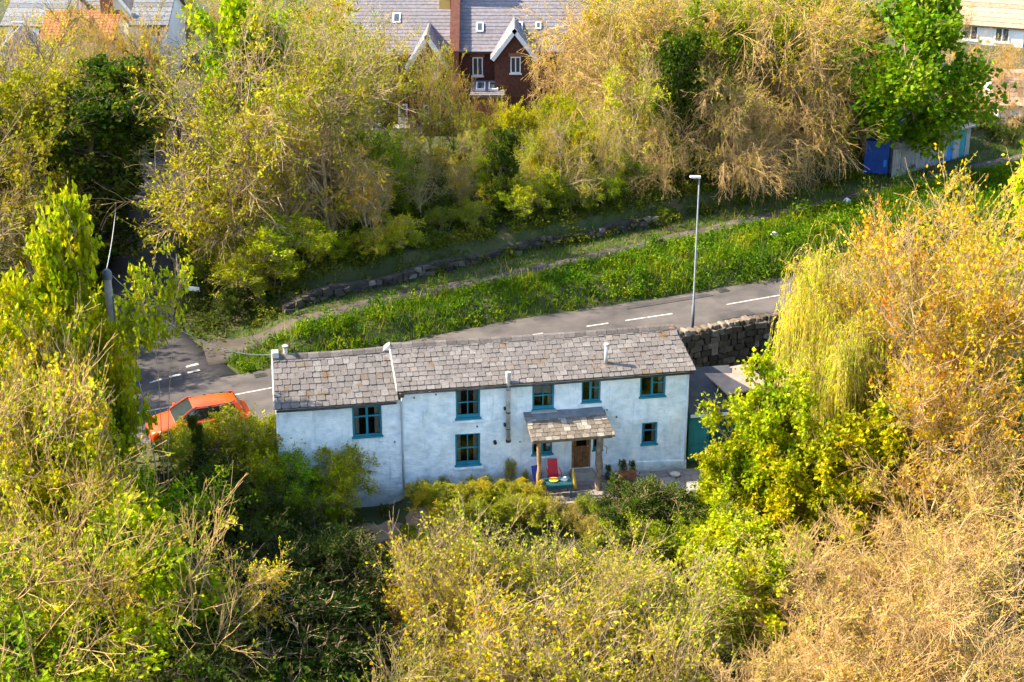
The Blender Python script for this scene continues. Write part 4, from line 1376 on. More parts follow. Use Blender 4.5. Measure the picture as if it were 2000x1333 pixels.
for (p0, p1, y0, y1) in ((930, 944, 64, 46), (1007, 1021, 62, 45), (1046, 1057, 59, 45)):
    # point on the roof plane
    def on_roof(px, py):
        d = ray(px, py)
        nrm = Vector((0, -(RH + .05), RD + .35)).normalized()
        o = Vector((0, TY - .35, Tb + EZ - .05))
        c = Vector((0, 0, CAM_H)); dv = Vector(d)
        t = (o - c).dot(nrm) / dv.dot(nrm)
        return c + dv * t - Vector((A.x, TY, Tb))
    p = on_roof(p0, y0); q = on_roof(p1, y0); r_ = on_roof(p0, y1)
    rooflight(rf1, p + Vector((0, 0, .02)), (1, 0, 0), ey, (q - p).length, (r_ - p).length)
w0, w1 = aty(923, 148, TY), aty(943, 112, TY)
far_window(t1, w0.x - A.x, w1.x - A.x, w0.z - Tb, w1.z - Tb, -.02, 2, lintel='brick_orange')
# projecting gabled wing
GY = TY - 1.6
ap = aty(1004, 57, GY); le = aty(966, 108, GY); re_ = aty(1044, 108, GY)
lx, rx_, az, ez = le.x - A.x, re_.x - A.x, ap.z - Tb, le.z - Tb
mx_ = (lx + rx_) / 2
MB().add([(lx, -1.6, -.5), (rx_, -1.6, -.5), (rx_, -1.6, ez), (mx_, -1.6, az), (lx, -1.6, ez), (lx, 3, -.5), (rx_, 3, -.5), (rx_, 3, ez), (mx_, 3, az), (lx, 3, ez)],
         [(0, 1, 2, 3, 4), (5, 0, 4, 9), (1, 6, 7, 2)]).build('wing_wall', M['brick'], t1)
wr = course_roof(t1, (lx - .25, 3, ez - .22), (lx - .25, -1.8, ez - .22), (mx_, -1.8, az + .06), (mx_, 4, az + .06), 10, M['far_slate'], 'wing_roof')
course_roof(t1, (rx_ + .25, -1.8, ez - .22), (rx_ + .25, 3, ez - .22), (mx_, 4, az + .06), (mx_, -1.8, az + .06), 10, M['far_slate'], 'wing_roof')
for s, xx in ((-1, lx - .25), (1, rx_ + .25)):
    MB().slab([(xx, -1.86, ez - .20), (mx_, -1.86, az + .10), (mx_, -1.80, az + .10), (xx, -1.80, ez - .20)] if s < 0 else [(mx_, -1.86, az + .10), (xx, -1.86, ez - .20), (xx, -1.80, ez - .20), (mx_, -1.80, az + .10)], .26).build('bargeboard', M['upvc'], wr)
w0, w1 = aty(997, 143, GY), aty(1017, 111, GY)
far_window(t1, w0.x - A.x, w1.x - A.x, w0.z - Tb, w1.z - Tb, -1.62, 2, lintel='brick_orange')
# lean-to with two rooflights
p = aty(918, 186, TY - 2.4); q = aty(985, 186, TY - 2.4); r_ = aty(916, 157, TY)
l0, l1, lz0, lz1 = p.x - A.x, q.x - A.x, p.z - Tb, r_.z - Tb
MB().box(l0 + .1, l1 - .1, -2.3, 0, -.5, lz0 - .1).build('lean_to_wall', M['brick_orange'], t1)
lr = course_roof(t1, (l0, -2.5, lz0), (l1, -2.5, lz0), (l1, -.02, lz1), (l0, -.02, lz1), 8, M['far_slate'], 'lean_to_roof')
eyl = Vector((0, 2.48, lz1 - lz0)).normalized()
for xx in (l0 + .35, l0 + 1.15):
    rooflight(lr, Vector((xx, -2.5, lz0)) + eyl * .7 + Vector((0, 0, .04)), (1, 0, 0), eyl, .6, 1.2)

# left-hand house
A2 = aty(672, 104, TY); B2 = aty(880, 104, TY)
t2 = empty('terrace_house', (A2.x, TY, Tb), 0, 'brick house with white bargeboards half hidden by bare trees, left of the brick gable', 'house')
W = B2.x - A2.x; EZ2 = A2.z - Tb
MB().box(0, W, 0, 2 * RD, -.5, EZ2).build('wall', M['brick'], t2)
rf2 = course_roof(t2, (-.1, -.35, EZ2 - .05), (W, -.35, EZ2 - .05), (W, RD, EZ2 + RH), (-.1, RD, EZ2 + RH), 24, M['far_slate'])
course_roof(t2, (W, 2 * RD + .3, EZ2), (-.1, 2 * RD + .3, EZ2), (-.1, RD, EZ2 + RH), (W, RD, EZ2 + RH), 4, M['far_slate'], 'rear_slope')
MB().box(0, W, -.42, -.352, EZ2 - .18, EZ2 - .03).build('gutter', M['gutter'], t2)
p = aty(767, 62, TY + 1.7)
rooflight(rf2, (p.x - A2.x, 1.7, EZ2 - .05 + (1.7 + .35) * RH / (RD + .35)), (1, 0, 0), Vector((0, RD + .35, RH)), .5, .8)
ap = aty(834, 68, GY); le = aty(799, 126, GY); re_ = aty(872, 126, GY)
lx, rx_, az, ez = le.x - A2.x, re_.x - A2.x, ap.z - Tb, le.z - Tb
mx_ = (lx + rx_) / 2
MB().add([(lx, -1.6, -.5), (rx_, -1.6, -.5), (rx_, -1.6, ez), (mx_, -1.6, az), (lx, -1.6, ez), (lx, 3, -.5), (rx_, 3, -.5), (rx_, 3, ez), (mx_, 3, az), (lx, 3, ez)],
         [(0, 1, 2, 3, 4), (5, 0, 4, 9), (1, 6, 7, 2)]).build('wing_wall', M['brick'], t2)
MB().box(lx - .03, lx + .22, -1.63, -1.57, -.5, ez - .2).build('sunlit_corner_strip', M['brick_orange'], t2)  # sunlit side wall painted as an orange brick strip at the wing corner
wr = course_roof(t2, (lx - .25, 3, ez - .22), (lx - .25, -1.8, ez - .22), (mx_, -1.8, az + .06), (mx_, 4, az + .06), 10, M['far_slate'], 'wing_roof')
course_roof(t2, (rx_ + .25, -1.8, ez - .22), (rx_ + .25, 3, ez - .22), (mx_, 4, az + .06), (mx_, -1.8, az + .06), 10, M['far_slate'], 'wing_roof')
MB().slab([(lx - .25, -1.86, ez - .20), (mx_, -1.86, az + .10), (mx_, -1.80, az + .10), (lx - .25, -1.80, ez - .20)], .28).build('bargeboard', M['upvc'], wr)
MB().slab([(mx_, -1.86, az + .10), (rx_ + .25, -1.86, ez - .20), (rx_ + .25, -1.80, ez - .20), (mx_, -1.80, az + .10)], .28).build('bargeboard', M['upvc'], wr)
for (a0, a1, b0, b1, Y, c) in ((765, 777, 153, 127, TY, 1), (726, 741, 252, 216, TY, 2), (700, 712, 150, 126, TY, 1), (842, 856, 152, 122, GY, 2), (828, 838, 240, 205, GY, 1), (850, 860, 240, 205, GY, 1)):
    w0, w1 = aty(a0, b0, Y), aty(a1, b1, Y)
    far_window(t2, w0.x - A2.x, w1.x - A2.x, w0.z - Tb, w1.z - Tb, -.02 if Y == TY else -1.62, c, lintel='brick_orange')
w0, w1 = aty(778, 242, TY), aty(796, 203, TY)
dd_ = MB().box(w0.x - A2.x, w1.x - A2.x, -.05, .02, w0.z - Tb, w1.z - Tb).build('door', M['upvc'], t2)
MB().box(w0.x - A2.x + .12, w1.x - A2.x - .12, -.06, -.052, w0.z - Tb + .55, w1.z - Tb - .12).build('pane', M['far_pane'], dd_)
MB().box(w0.x - A2.x - .3, w1.x - A2.x + .3, -1.0, -.06, w0.z - Tb - .25, w0.z - Tb - .02).build('door_step', M['concrete'], t2)
# brick gable between the two houses, with its chimney
GA = empty('party_wall', (B2.x, TY, Tb), 0, 'tall brick party gable with a chimney between the terrace houses', 'party wall')
gw = A.x - B2.x - .02
MB().add([(0.02, -.9, -.5), (gw, -.9, -.5), (gw, 2 * RD, -.5), (.02, 2 * RD, -.5), (.02, -.9, EZ + .1), (gw, -.9, EZ + .1), (gw, RD, EZ + RH + .5), (.02, RD, EZ + RH + .5), (.02, 2 * RD, EZ + .1), (gw, 2 * RD, EZ + .1)],
         [(0, 1, 5, 4), (4, 5, 6, 7), (7, 6, 9, 8), (8, 9, 2, 3), (0, 4, 7, 8, 3), (1, 2, 9, 6, 5)]).build('gable_wall', M['brick_orange'], GA)
MB().slab([(-.03, -1.0, EZ + .12), (gw + .04, -1.0, EZ + .12), (gw + .04, RD, EZ + RH + .56), (-.03, RD, EZ + RH + .56)], .08).build('parapet_coping', M['brick'], GA)
p = aty(869, 9, TY + 3.2)
cx0 = p.x - B2.x
chm = MB().box(cx0 - .35, cx0 + .35, 2.6, 3.5, EZ + 1.5, EZ + RH + 1.9).build('chimney', M['chim_yellow'], GA)
for k in (-.16, .16):
    MB().tube([(cx0 + k, 3.05, EZ + RH + 1.9), (cx0 + k, 3.05, EZ + RH + 2.3)], [.12, .10], 10).build('chimney_pot', M['terracotta'], chm)


def simple_house(name, label, x, y, z, w, d, h, rh, wall, roofm, rz=0.0, wins=(), rows_=14, tiles=0, chimney=None, gable_front=False):
    e = empty(name, (x, y, z), rz, label, 'house')
    if gable_front:
        MB().add([(0, 0, -1), (w, 0, -1), (w, 0, h), (w / 2, 0, h + rh), (0, 0, h), (0, d, -1), (w, d, -1), (w, d, h), (w / 2, d, h + rh), (0, d, h)],
                 [(0, 1, 2, 3, 4), (5, 0, 4, 9), (1, 6, 7, 2), (6, 5, 9, 8, 7)]).build('wall', M[wall], e)
        k = .3 * rh / (w / 2)
        course_roof(e, (-.3, d + .2, h - k), (-.3, -.3, h - k), (w / 2, -.3, h + rh + .03), (w / 2, d + .2, h + rh + .03), rows_, M[roofm], tiles=tiles)
        r2 = course_roof(e, (w + .3, -.3, h - k), (w + .3, d + .2, h - k), (w / 2, d + .2, h + rh + .03), (w / 2, -.3, h + rh + .03), rows_, M[roofm], tiles=tiles)
        for (xa, za, xb, zb) in ((-.3, h - k, w / 2, h + rh + .05), (w / 2, h + rh + .05, w + .3, h - k)):
            MB().slab([(xa, -.36, za + .04), (xb, -.36, zb + .04), (xb, -.30, zb + .04), (xa, -.30, za + .04)], .22).build('bargeboard', M['upvc'], r2)
    else:
        MB().add([(0, 0, -1), (w, 0, -1), (w, d, -1), (0, d, -1), (0, 0, h), (w, 0, h), (w, d, h), (0, d, h), (0, d / 2, h + rh), (w, d / 2, h + rh)],
                 [(0, 1, 5, 4), (1, 2, 6, 9, 5), (2, 3, 7, 6), (3, 0, 4, 8, 7)]).build('wall', M[wall], e)
        k = .3 * rh / (d / 2)
        course_roof(e, (-.25, -.3, h - k), (w + .25, -.3, h - k), (w + .25, d / 2, h + rh + .03), (-.25, d / 2, h + rh + .03), rows_, M[roofm], tiles=tiles)
        course_roof(e, (w + .25, d + .3, h - k), (-.25, d + .3, h - k), (-.25, d / 2, h + rh + .03), (w + .25, d / 2, h + rh + .03), 4, M[roofm], 'rear_slope')
    for (a, b, c, d_) in wins:
        far_window(e, a, b, c, d_, -.02, 2)
    if chimney:
        cx, cy, cw = chimney
        o = MB().box(cx, cx + cw, cy, cy + .6, h, h + rh + 1.1).build('chimney', M['brick_orange'], e)
        MB().tube([(cx + cw / 2, cy + .3, h + rh + 1.1), (cx + cw / 2, cy + .3, h + rh + 1.5)], [.13, .11], 10).build('chimney_pot', M['terracotta'], o)
    return e


# orange tiled house, top left
Y0 = 116
p = aty(82, 75, Y0); q = aty(216, 75, Y0)
oh = simple_house('tiled_house', 'cream house with a bright orange tiled roof above the wood', p.x, Y0, 1.5, q.x - p.x, 5.6, p.z - 1.5, 1.35, 'cream_render', 'tile_orange', 0,
                  ((.6, 1.6, 2.4, 3.6), (3.2, 4.2, 2.4, 3.6), (.6, 1.6, .2, 1.4)), 11, tiles=20, chimney=(q.x - p.x - 1.1, 2.4, .8))
wx = aty(150, 40, Y0 - 2).x - p.x
hz_ = p.z - 1.5
MB().add([(wx - 1.6, -2.5, -1), (wx + 1.6, -2.5, -1), (wx + 1.6, -2.5, hz_ - .2), (wx, -2.5, hz_ + 1.1), (wx - 1.6, -2.5, hz_ - .2), (wx - 1.6, 2, -1), (wx + 1.6, 2, -1), (wx + 1.6, 2, hz_ - .2), (wx, 2, hz_ + 1.1), (wx - 1.6, 2, hz_ - .2)],
         [(0, 1, 2, 3, 4), (5, 0, 4, 9), (1, 6, 7, 2)]).build('wing_wall', M['cream_render'], oh)
course_roof(oh, (wx - 1.8, 3, hz_ - .4), (wx - 1.8, -2.8, hz_ - .4), (wx, -2.8, hz_ + 1.15), (wx, 4, hz_ + 1.15), 8, M['tile_orange'], 'wing_roof', tiles=16)
course_roof(oh, (wx + 1.8, -2.8, hz_ - .4), (wx + 1.8, 3, hz_ - .4), (wx, 4, hz_ + 1.15), (wx, -2.8, hz_ + 1.15), 8, M['tile_orange'], 'wing_roof', tiles=16)
far_window(oh, wx - .6, wx + .6, hz_ - 1.6, hz_ - .4, -2.52, 2)
# white house with a blue corner and slate roof
p = aty(262, 84, 118); q = aty(326, 84, 118)
wh_ = simple_house('white_house', 'small white house with grey roof and blue window right of the orange roof', p.x, 118, 1.5, q.x - p.x, 7, aty(262, 44, 118).z - 1.5, 1.6, 'white_render', 'tile_grey', 0, ((1.2, 2.0, aty(0, 72, 118).z - 1.5, aty(0, 50, 118).z - 1.5),), 8)
MB().box(.95, 1.12, -.06, .0, -.5, aty(262, 44, 118).z - 1.6).build('blue_pilaster', M['blue_paint'], wh_)
# houses farther off along the top left edge
p = aty(128, 22, 134)
simple_house('grey_roof_house', 'pale house with a slate blue hipped roof behind the orange roof', p.x, 134, 1.5, 3.2, 7, p.z - 1.5, 1.6, 'white_render', 'tile_grey', 0, ((.6, 1.5, 1.0, 2.2),), 8)
p = aty(188, 22, 130)
simple_house('gabled_house', 'buff gabled house with brown roof at the top left edge', p.x, 130, 1.5, 3.0, 7, aty(188, 30, 130).z - 1.5, 1.9, 'cream_render', 'tile_brown', 0, ((.9, 1.8, 1.4, 2.6),), 8, gable_front=True)
p = aty(-60, 150, 104)
simple_house('gabled_house', 'white gabled house seen through twigs at the far left edge', p.x, 104, 1.6, 4.2, 8, aty(0, 160, 104).z - 1.6, 1.9, 'white_render', 'tile_grey', .1, ((.8, 1.7, .6, 1.8), (2.4, 3.3, .6, 1.8)), 10, gable_front=True)
p = aty(10, 60, 128)
simple_house('white_house', 'white house with grey roof, top left corner', p.x, 128, 1.5, 4.2, 7, aty(0, 45, 128).z - 1.5, 1.8, 'white_render', 'tile_grey', -.1, ((.6, 1.6, 1.6, 2.8), (2.6, 3.6, 1.6, 2.8)), 8)
# top right
p = aty(1862, 45, 122)
simple_house('gabled_house', 'white house with a tan roof and white bargeboard at the top right', p.x, 122, 3.5, 5.0, 7, aty(1862, 40, 122).z - 3.5, 2.4, 'white_render', 'tile_brown', -.35, ((.8, 1.8, .8, 2.0), (3.0, 4.0, .8, 2.0)), 10)
p = aty(1948, 232, 99)
simple_house('white_house', 'white flat fronted house behind twigs at the right edge', p.x, 99, 3.6, 5.0, 6, aty(1948, 200, 99).z - 3.6, 1.3, 'white_render', 'tile_brown', -.1, ((.7, 1.5, .3, 1.1), (2.4, 3.3, .3, 1.1)), 8)
p = aty(1960, 60, 126)
simple_house('white_house', 'bright white house in the top right corner', p.x, 126, 3.5, 7.0, 6, aty(1960, 30, 126).z - 3.5, 1.8, 'white_render', 'tile_grey', 0, ((.8, 1.8, .8, 2.0), (3.0, 4.0, .8, 2.0)), 8)

# ------------------------------------------------------------------ garages and container on the right
g0, g1 = at(1762, 336, 3.9), at(1885, 306, 3.9)
gd = (g1 - g0); gl_ = gd.length
garage = empty('garage_row', (g0.x, g0.y, 3.7), math.atan2(gd.y, gd.x), 'row of lock-up garages with grey, blue and teal doors under a dark roof', 'garages')
GH = 1.95
MB().box(-.3, gl_ + .4, .1, 4.6, -.6, GH).build('wall', M['concrete'], garage)
MB().hexa([(-.5, -.25, GH), (gl_ + .6, -.25, GH), (gl_ + .6, 5.0, GH + .5), (-.5, 5.0, GH + .5), (-.5, -.25, GH + .1), (gl_ + .6, -.25, GH + .1), (gl_ + .6, 5.0, GH + .6), (-.5, 5.0, GH + .6)]).build('roof', M['felt'], garage)
MB().box(-.5, gl_ + .6, -.30, -.255, GH - .0, GH + .11).build('fascia', M['concrete'], garage)
nd = 5
for k in range(nd):
    a0, a1 = gl_ * k / nd + .08, gl_ * (k + 1) / nd - .08
    f = MB().box(a0 - .07, a0, .0, .1, -.3, GH - .05).box(a1, a1 + .07, .0, .1, -.3, GH - .05).build('door_frame', M['garage_grey'], garage)
    dm = ['garage_grey', 'garage_grey', 'garage_grey', 'blue_paint', 'teal_pale'][k]
    if k in (3, 4):
        am = a0 + (a1 - a0) * .5
        o1 = MB().box(a0, am - .01, .03, .09, -.3, GH - .08).build('door_leaf', M['garage_grey'], garage)
        o2 = MB().box(am + .01, a1, .03, .09, -.3, GH - .08).build('door_leaf', M[dm], garage)
    else:
        o1 = MB().box(a0, a1, .05, .09, -.3, GH - .08).build('door_leaf', M[dm], garage)
        for j in range(7):
            ww = (a1 - a0) / 7
            MB().box(a0 + j * ww + .01, a0 + (j + 1) * ww - .01, .025, .05, -.3, GH - .1).build('board', M[dm], o1)
c0 = at(1686, 338, 3.75); c1 = at(1733, 342, 3.75)
cont = empty('blue_container', (c0.x, c0.y, 3.7), math.atan2((c1 - c0).y, (c1 - c0).x), 'dark blue steel container standing under the big green tree', 'container')
cl_ = (c1 - c0).length
MB().box(0, cl_, 0, 3.0, .08, 1.9).build('body', M['blue_steel'], cont)
for k in range(9):
    x = cl_ * (k + .2) / 9
    MB().box(x, x + cl_ / 9 * .55, -.035, 0, .15, 1.8).build('rib', M['blue_steel'], cont)
for x in (0, cl_ - .09):
    MB().box(x, x + .09, -.05, -.036, .0, 1.9).build('corner_post', M['blue_steel'], cont)
MB().box(cl_ * .8, cl_ * .95, -.05, -.037, .5, .9).build('label_panel', M['blue_paint'], cont)
for (pa, pb, lab) in (((1741, 345), (1757, 342), 'grey concrete fence panel between container and garages, left one'), ((1758, 342), (1770, 339), 'grey concrete fence panel touching the garages')):
    a, b = at(*pa, 3.8), at(*pb, 3.8)
    fp = empty('fence_panel', (a.x, a.y, 3.6), math.atan2(b.y - a.y, b.x - a.x), lab, 'fence')
    L = (b - a).length
    for k in range(4):
        MB().box(L * k / 4 + .01, L * (k + 1) / 4 - .01, 0, .04, 0, 1.7).build('board', M['concrete'], fp)
    MB().box(0, L, .041, .08, 1.2, 1.3).build('rail', M['concrete'], fp)
for k, (px, py, lab) in enumerate(((1653, 403, 'small white bag lying on the grass beside the footpath'), (1512, 462, 'pale grey litter bag on the bank above the road'))):
    p = at(px, py, 3.4)
    mb = MB()
    for i in range(4):
        for j in range(7):
            a = 2 * math.pi * j / 7
            rr = (.18, .22, .16, .04)[i] * (1 + .25 * math.sin(3 * a + i))
            mb.v.append((rr * math.cos(a), rr * math.sin(a), (.0, .12, .26, .34)[i]))
    for i in range(3):
        mb.f += [(i * 7 + j, i * 7 + (j + 1) % 7, (i + 1) * 7 + (j + 1) % 7, (i + 1) * 7 + j) for j in range(7)]
    mb.f.append(tuple(21 + j for j in range(7)))
    o = mb.build('litter_bag', M['white_cloth'], None, smooth=True)
    o.location = (p.x, p.y, gz(p.x, p.y))
    tag(o, lab, 'bag')


# ------------------------------------------------------------------ vegetation
def unit(v):
    return v / (np.linalg.norm(v, axis=-1, keepdims=True) + 1e-9)


def polyline(rng, start, dirs, length, K, trop, nz):
    """N branches of K points: trop bends them up (+) or down (-)"""
    N = len(start)
    P = np.zeros((N, K, 3)); P[:, 0] = start
    d = dirs.copy()
    step = (length / (K - 1))[:, None]
    for k in range(1, K):
        d = unit(d + rng.normal(0, nz, (N, 3)) + np.array([0, 0, trop]))
        P[:, k] = P[:, k - 1] + d * step
    return P


def grow(rng, P, Rd, n, tmin, tmax, ang, angv, lens, K, trop, nz, rr, rmin, taper=0.3, lexp=0.0, shape=None):
    N, KP = P.shape[:2]
    idx = np.repeat(np.arange(N), n)
    M_ = len(idx)
    t = rng.uniform(tmin, tmax, M_)
    f = t * (KP - 1); i0 = np.minimum(f.astype(int), KP - 2); w = (f - i0)[:, None]
    s = P[idx, i0] * (1 - w) + P[idx, i0 + 1] * w
    tan = unit(P[idx, i0 + 1] - P[idx, i0])
    rad = Rd[idx, i0] * (1 - w[:, 0]) + Rd[idx, i0 + 1] * w[:, 0]
    plen = np.linalg.norm(np.diff(P, axis=1), axis=2).sum(1)[idx]
    r = unit(rng.normal(0, 1, (M_, 3)))
    side = unit(np.cross(tan, r))
    a = np.radians(rng.normal(ang, angv, M_))[:, None]
    d = unit(tan * np.cos(a) + side * np.sin(a))
    L = plen * lens * rng.uniform(.65, 1.25, M_)
    if shape is not None:
        L = L * shape(t)
    C = polyline(rng, s, d, L, K, trop, nz)
    r0 = np.maximum(rad * rr, rmin)
    RR = np.maximum(r0[:, None] * np.linspace(1, taper, K)[None], rmin * .7)
    return C, RR


def tubes(P, Rd, S):
    N, K = P.shape[:2]
    T = unit(np.gradient(P, axis=1))
    ref = np.where(np.abs(T[:, :1, 2:3]) > .85, np.array([[[1.0, 0, 0]]]), np.array([[[0, 0, 1.0]]]))
    ref = np.broadcast_to(ref, T.shape)
    U = unit(np.cross(T, ref)); V = np.cross(T, U)
    a = np.arange(S) * 2 * math.pi / S
    v = P[:, :, None] + Rd[:, :, None, None] * (U[:, :, None] * np.cos(a)[None, None, :, None] + V[:, :, None] * np.sin(a)[None, None, :, None])
    base = (np.arange(N)[:, None, None] * K + np.arange(K - 1)[None, :, None]) * S
    s = np.arange(S)[None, None]
    q = np.stack([base + s, base + (s + 1) % S, base + S + (s + 1) % S, base + S + s], -1).reshape(-1, 4)
    return v.reshape(-1, 3), q


def leaves(rng, pos, size, width=.55, up=.5, sv=.35, droop=0.0, dirs=None):
    N = len(pos)
    n = unit(rng.normal(0, 1, (N, 3)) + np.array([0, 0, up]))
    t = unit(np.cross(n, rng.normal(0, 1, (N, 3))) + np.array([0, 0, -droop]))
    if dirs is not None:
        t = unit(t * .6 + dirs)
    b = unit(np.cross(t, n)); n = np.cross(b, t)
    l = (size * rng.uniform(1 - sv, 1 + sv, N))[:, None]
    w = l * width * .5
    p0 = pos
    p1 = pos + t * l * .48 + b * w + n * l * .10
    p2 = pos + t * l
    p3 = pos + t * l * .48 - b * w + n * l * .10
    v = np.stack([p0, p1, p2, p3], 1).reshape(-1, 3)
    q = np.arange(N * 4).reshape(-1, 4)
    return v, q


def along(rng, P, per, tmin, spread):
    """points scattered about polylines"""
    N, K = P.shape[:2]
    idx = np.repeat(np.arange(N), per)
    t = rng.uniform(tmin, 1.0, len(idx))
    f = t * (K - 1); i0 = np.minimum(f.astype(int), K - 2); w = (f - i0)[:, None]
    s = P[idx, i0] * (1 - w) + P[idx, i0 + 1] * w
    tan = unit(P[idx, i0 + 1] - P[idx, i0])
    return s + rng.normal(0, spread, s.shape), tan


def dome(c=.45, w=.75):
    return lambda t: np.sqrt(np.clip(1 - ((t - c) / w) ** 2, .05, 1))


PROTO = {}


def tree_proto(name, seed, H, stems=1, lean=.08, r0=.16, stem_noise=.05, fork=0.0,
               l1=(16, .25, .97, 55, 12, .5, .05), l2=(9, .2, 1, 45, 14, .5, .02), l3=(8, .2, 1, 45, 16, .5, 0.0), l4=None,
               shape1=None, twig_r=.011, bark='bark_tan', leaf=None, lw=.55, lper=4, lspread=.05, lup=.4, ldroop=0.0, stem_trop=.03, tip=.12, lkeep=.75, tbark=None):
    """level tuples: count, tmin, tmax, angle, angle spread, length ratio, tropism"""
    rng = np.random.default_rng(seed)
    st = np.zeros((stems, 3))
    if stems > 1:
        st[:, :2] = rng.normal(0, .10 * H * lean * 2 + .12, (stems, 2))
    dirs = unit(np.concatenate([rng.normal(0, lean, (stems, 2)) + st[:, :2] * .25, np.ones((stems, 1))], 1))
    P0 = polyline(rng, st, dirs, np.full(stems, H * .92) * rng.uniform(.78, 1.0, stems), 10, stem_trop, stem_noise)
    R0 = r0 * np.linspace(1, tip, 10)[None] * rng.uniform(.7, 1.0, (stems, 1))
    n, a, b, an, av, ln, tr = l1
    P1, R1 = grow(rng, P0, R0, n, a, b, an, av, ln, 7, tr, .10, .62, twig_r * 1.6, .25, shape=shape1)
    n, a, b, an, av, ln, tr = l2
    P2, R2 = grow(rng, P1, R1, n, a, b, an, av, ln, 5, tr, .13, .6, twig_r * 1.15, .4)
    n, a, b, an, av, ln, tr = l3
    P3, R3 = grow(rng, P2, R2, n, a, b, an, av, ln, 4, tr, .15, .65, twig_r, .5)
    P0[:, 0, 2] -= .4
    trunk = [(*tubes(P0, R0, 9), 0, True), (*tubes(P1, R1, 5), 0, True)]
    crown = [(*tubes(P2, R2, 3), 0, True)]
    last = P3
    if l4:
        n, a, b, an, av, ln, tr = l4
        P4, R4 = grow(rng, P3, R3, n, a, b, an, av, ln, 3, tr, .15, .7, twig_r * .75, .6)
        crown += [(*tubes(P3, R3, 3), 0, True), (*tubes(P4, R4, 3), 0, True)]
        last = P4
    else:
        crown += [(*tubes(P3, R3, 3), 0, True)]
    if leaf:
        kb = rng.uniform(0, 1, len(P2)) < lkeep
        km = np.repeat(kb, l3[0])
        if l4:
            km = np.repeat(km, l4[0])
        last = last[km]
        pos, tan = along(rng, last, lper, .15, lspread)
        crown.append((*leaves(rng, pos, leaf, lw, lup, droop=ldroop, dirs=tan * .4), 1, False))
    top = max(c[0][:, 2].max() for c in crown)
    rad = np.percentile(np.abs(np.concatenate([c[0] for c in crown])[:, :2]), 97)
    tm = np_mesh(name + '_trunk', trunk, [M[tbark or bark]])
    cm = np_mesh(name + '_crown', crown, [M[bark], M['leaf']])
    PROTO[name] = (tm, cm, float(top), float(rad))


# bare, twiggy, tan (valley trees, lower right)
tree_proto('tan_a', 1, 9.5, 3, .18, .24, l1=(10, .15, .97, 44, 12, .52, .04), l2=(8, .12, 1, 42, 14, .52, .05), l3=(6, .1, 1, 38, 14, .55, .05), l4=(3, .1, 1, 36, 14, .6, .04), bark='bark_tan', leaf=.13, lper=4, twig_r=.013, shape1=dome(.5, .8), lkeep=.35, tbark='bark_pink')
tree_proto('tan_b', 2, 10, 2, .16, .26, l1=(14, .15, .97, 46, 12, .52, .03), l2=(8, .12, 1, 42, 14, .52, .04), l3=(6, .1, 1, 40, 14, .52, .04), l4=(3, .1, 1, 38, 14, .6, .02), bark='bark_tan', leaf=.13, lper=4, twig_r=.013, shape1=dome(.5, .8), lkeep=.35, tbark='bark_pink')
# multi-stemmed upright shrub-tree with scattered yellow leaves
tree_proto('sallow_a', 3, 7, 10, .30, .06, l1=(9, .2, .98, 30, 10, .42, .08), l2=(7, .15, 1, 30, 12, .55, .08), l3=(5, .15, 1, 30, 12, .6, .08), bark='bark_grey', leaf=.165, lw=.7, lper=3, lspread=.06, twig_r=.0125, lup=.3, lkeep=.8)
tree_proto('sallow_b', 4, 7, 9, .32, .06, l1=(9, .2, .98, 32, 10, .42, .08), l2=(7, .15, 1, 32, 12, .55, .08), l3=(5, .15, 1, 30, 12, .6, .08), bark='bark_grey', leaf=.165, lw=.7, lper=3, lspread=.06, twig_r=.0125, lup=.3, lkeep=.8)
# broad fresh leaves, dense
tree_proto('lime_a', 5, 8, 2, .12, .14, l1=(16, .10, .98, 52, 10, .48, .05), l2=(9, .2, 1, 45, 14, .5, .06), l3=(6, .2, 1, 40, 14, .5, .05), bark='bark_grey', leaf=.24, lw=.9, lper=14, lspread=.14, shape1=dome(.35, .8), lup=.9, lkeep=.85)
tree_proto('lime_b', 6, 9, 1, .06, .16, l1=(26, .10, .98, 56, 10, .42, .06), l2=(9, .2, 1, 45, 14, .5, .06), l3=(6, .2, 1, 40, 14, .5, .06), bark='bark_grey', leaf=.24, lw=.9, lper=14, lspread=.14, shape1=dome(.32, .82), lup=.9, lkeep=.85)
# tall with upright whips, gold young leaves
tree_proto('gold_a', 7, 13, 4, .13, .15, l1=(13, .2, .98, 38, 10, .42, .07), l2=(8, .2, 1, 36, 12, .48, .09), l3=(6, .15, 1, 32, 12, .55, .08), bark='bark_pink', leaf=.19, lw=.6, lper=8, lspread=.08, twig_r=.013, lup=.3, lkeep=.7)
tree_proto('gold_b', 8, 12, 3, .13, .15, l1=(15, .2, .98, 42, 10, .44, .06), l2=(8, .2, 1, 38, 12, .48, .08), l3=(6, .15, 1, 34, 12, .55, .08), bark='bark_pink', leaf=.19, lw=.6, lper=8, lspread=.08, twig_r=.013, lup=.3, lkeep=.7)
# wood trees: open twiggy crowns with a haze of small leaves
tree_proto('wood_a', 9, 12, 1, .06, .20, l1=(18, .12, .97, 52, 12, .52, .03), l2=(8, .2, 1, 46, 14, .52, .02), l3=(8, .15, 1, 44, 16, .5, -.03), bark='bark_grey', leaf=.21, lw=.5, lper=11, lspread=.10, shape1=dome(.4, .8), twig_r=.016, lkeep=.5)
tree_proto('wood_b', 10, 12, 2, .14, .17, l1=(12, .12, .97, 48, 12, .54, .04), l2=(8, .2, 1, 46, 14, .52, .02), l3=(8, .15, 1, 44, 16, .5, -.03), bark='bark_grey', leaf=.21, lw=.5, lper=9, lspread=.10, shape1=dome(.4, .8), twig_r=.016, lkeep=.42)
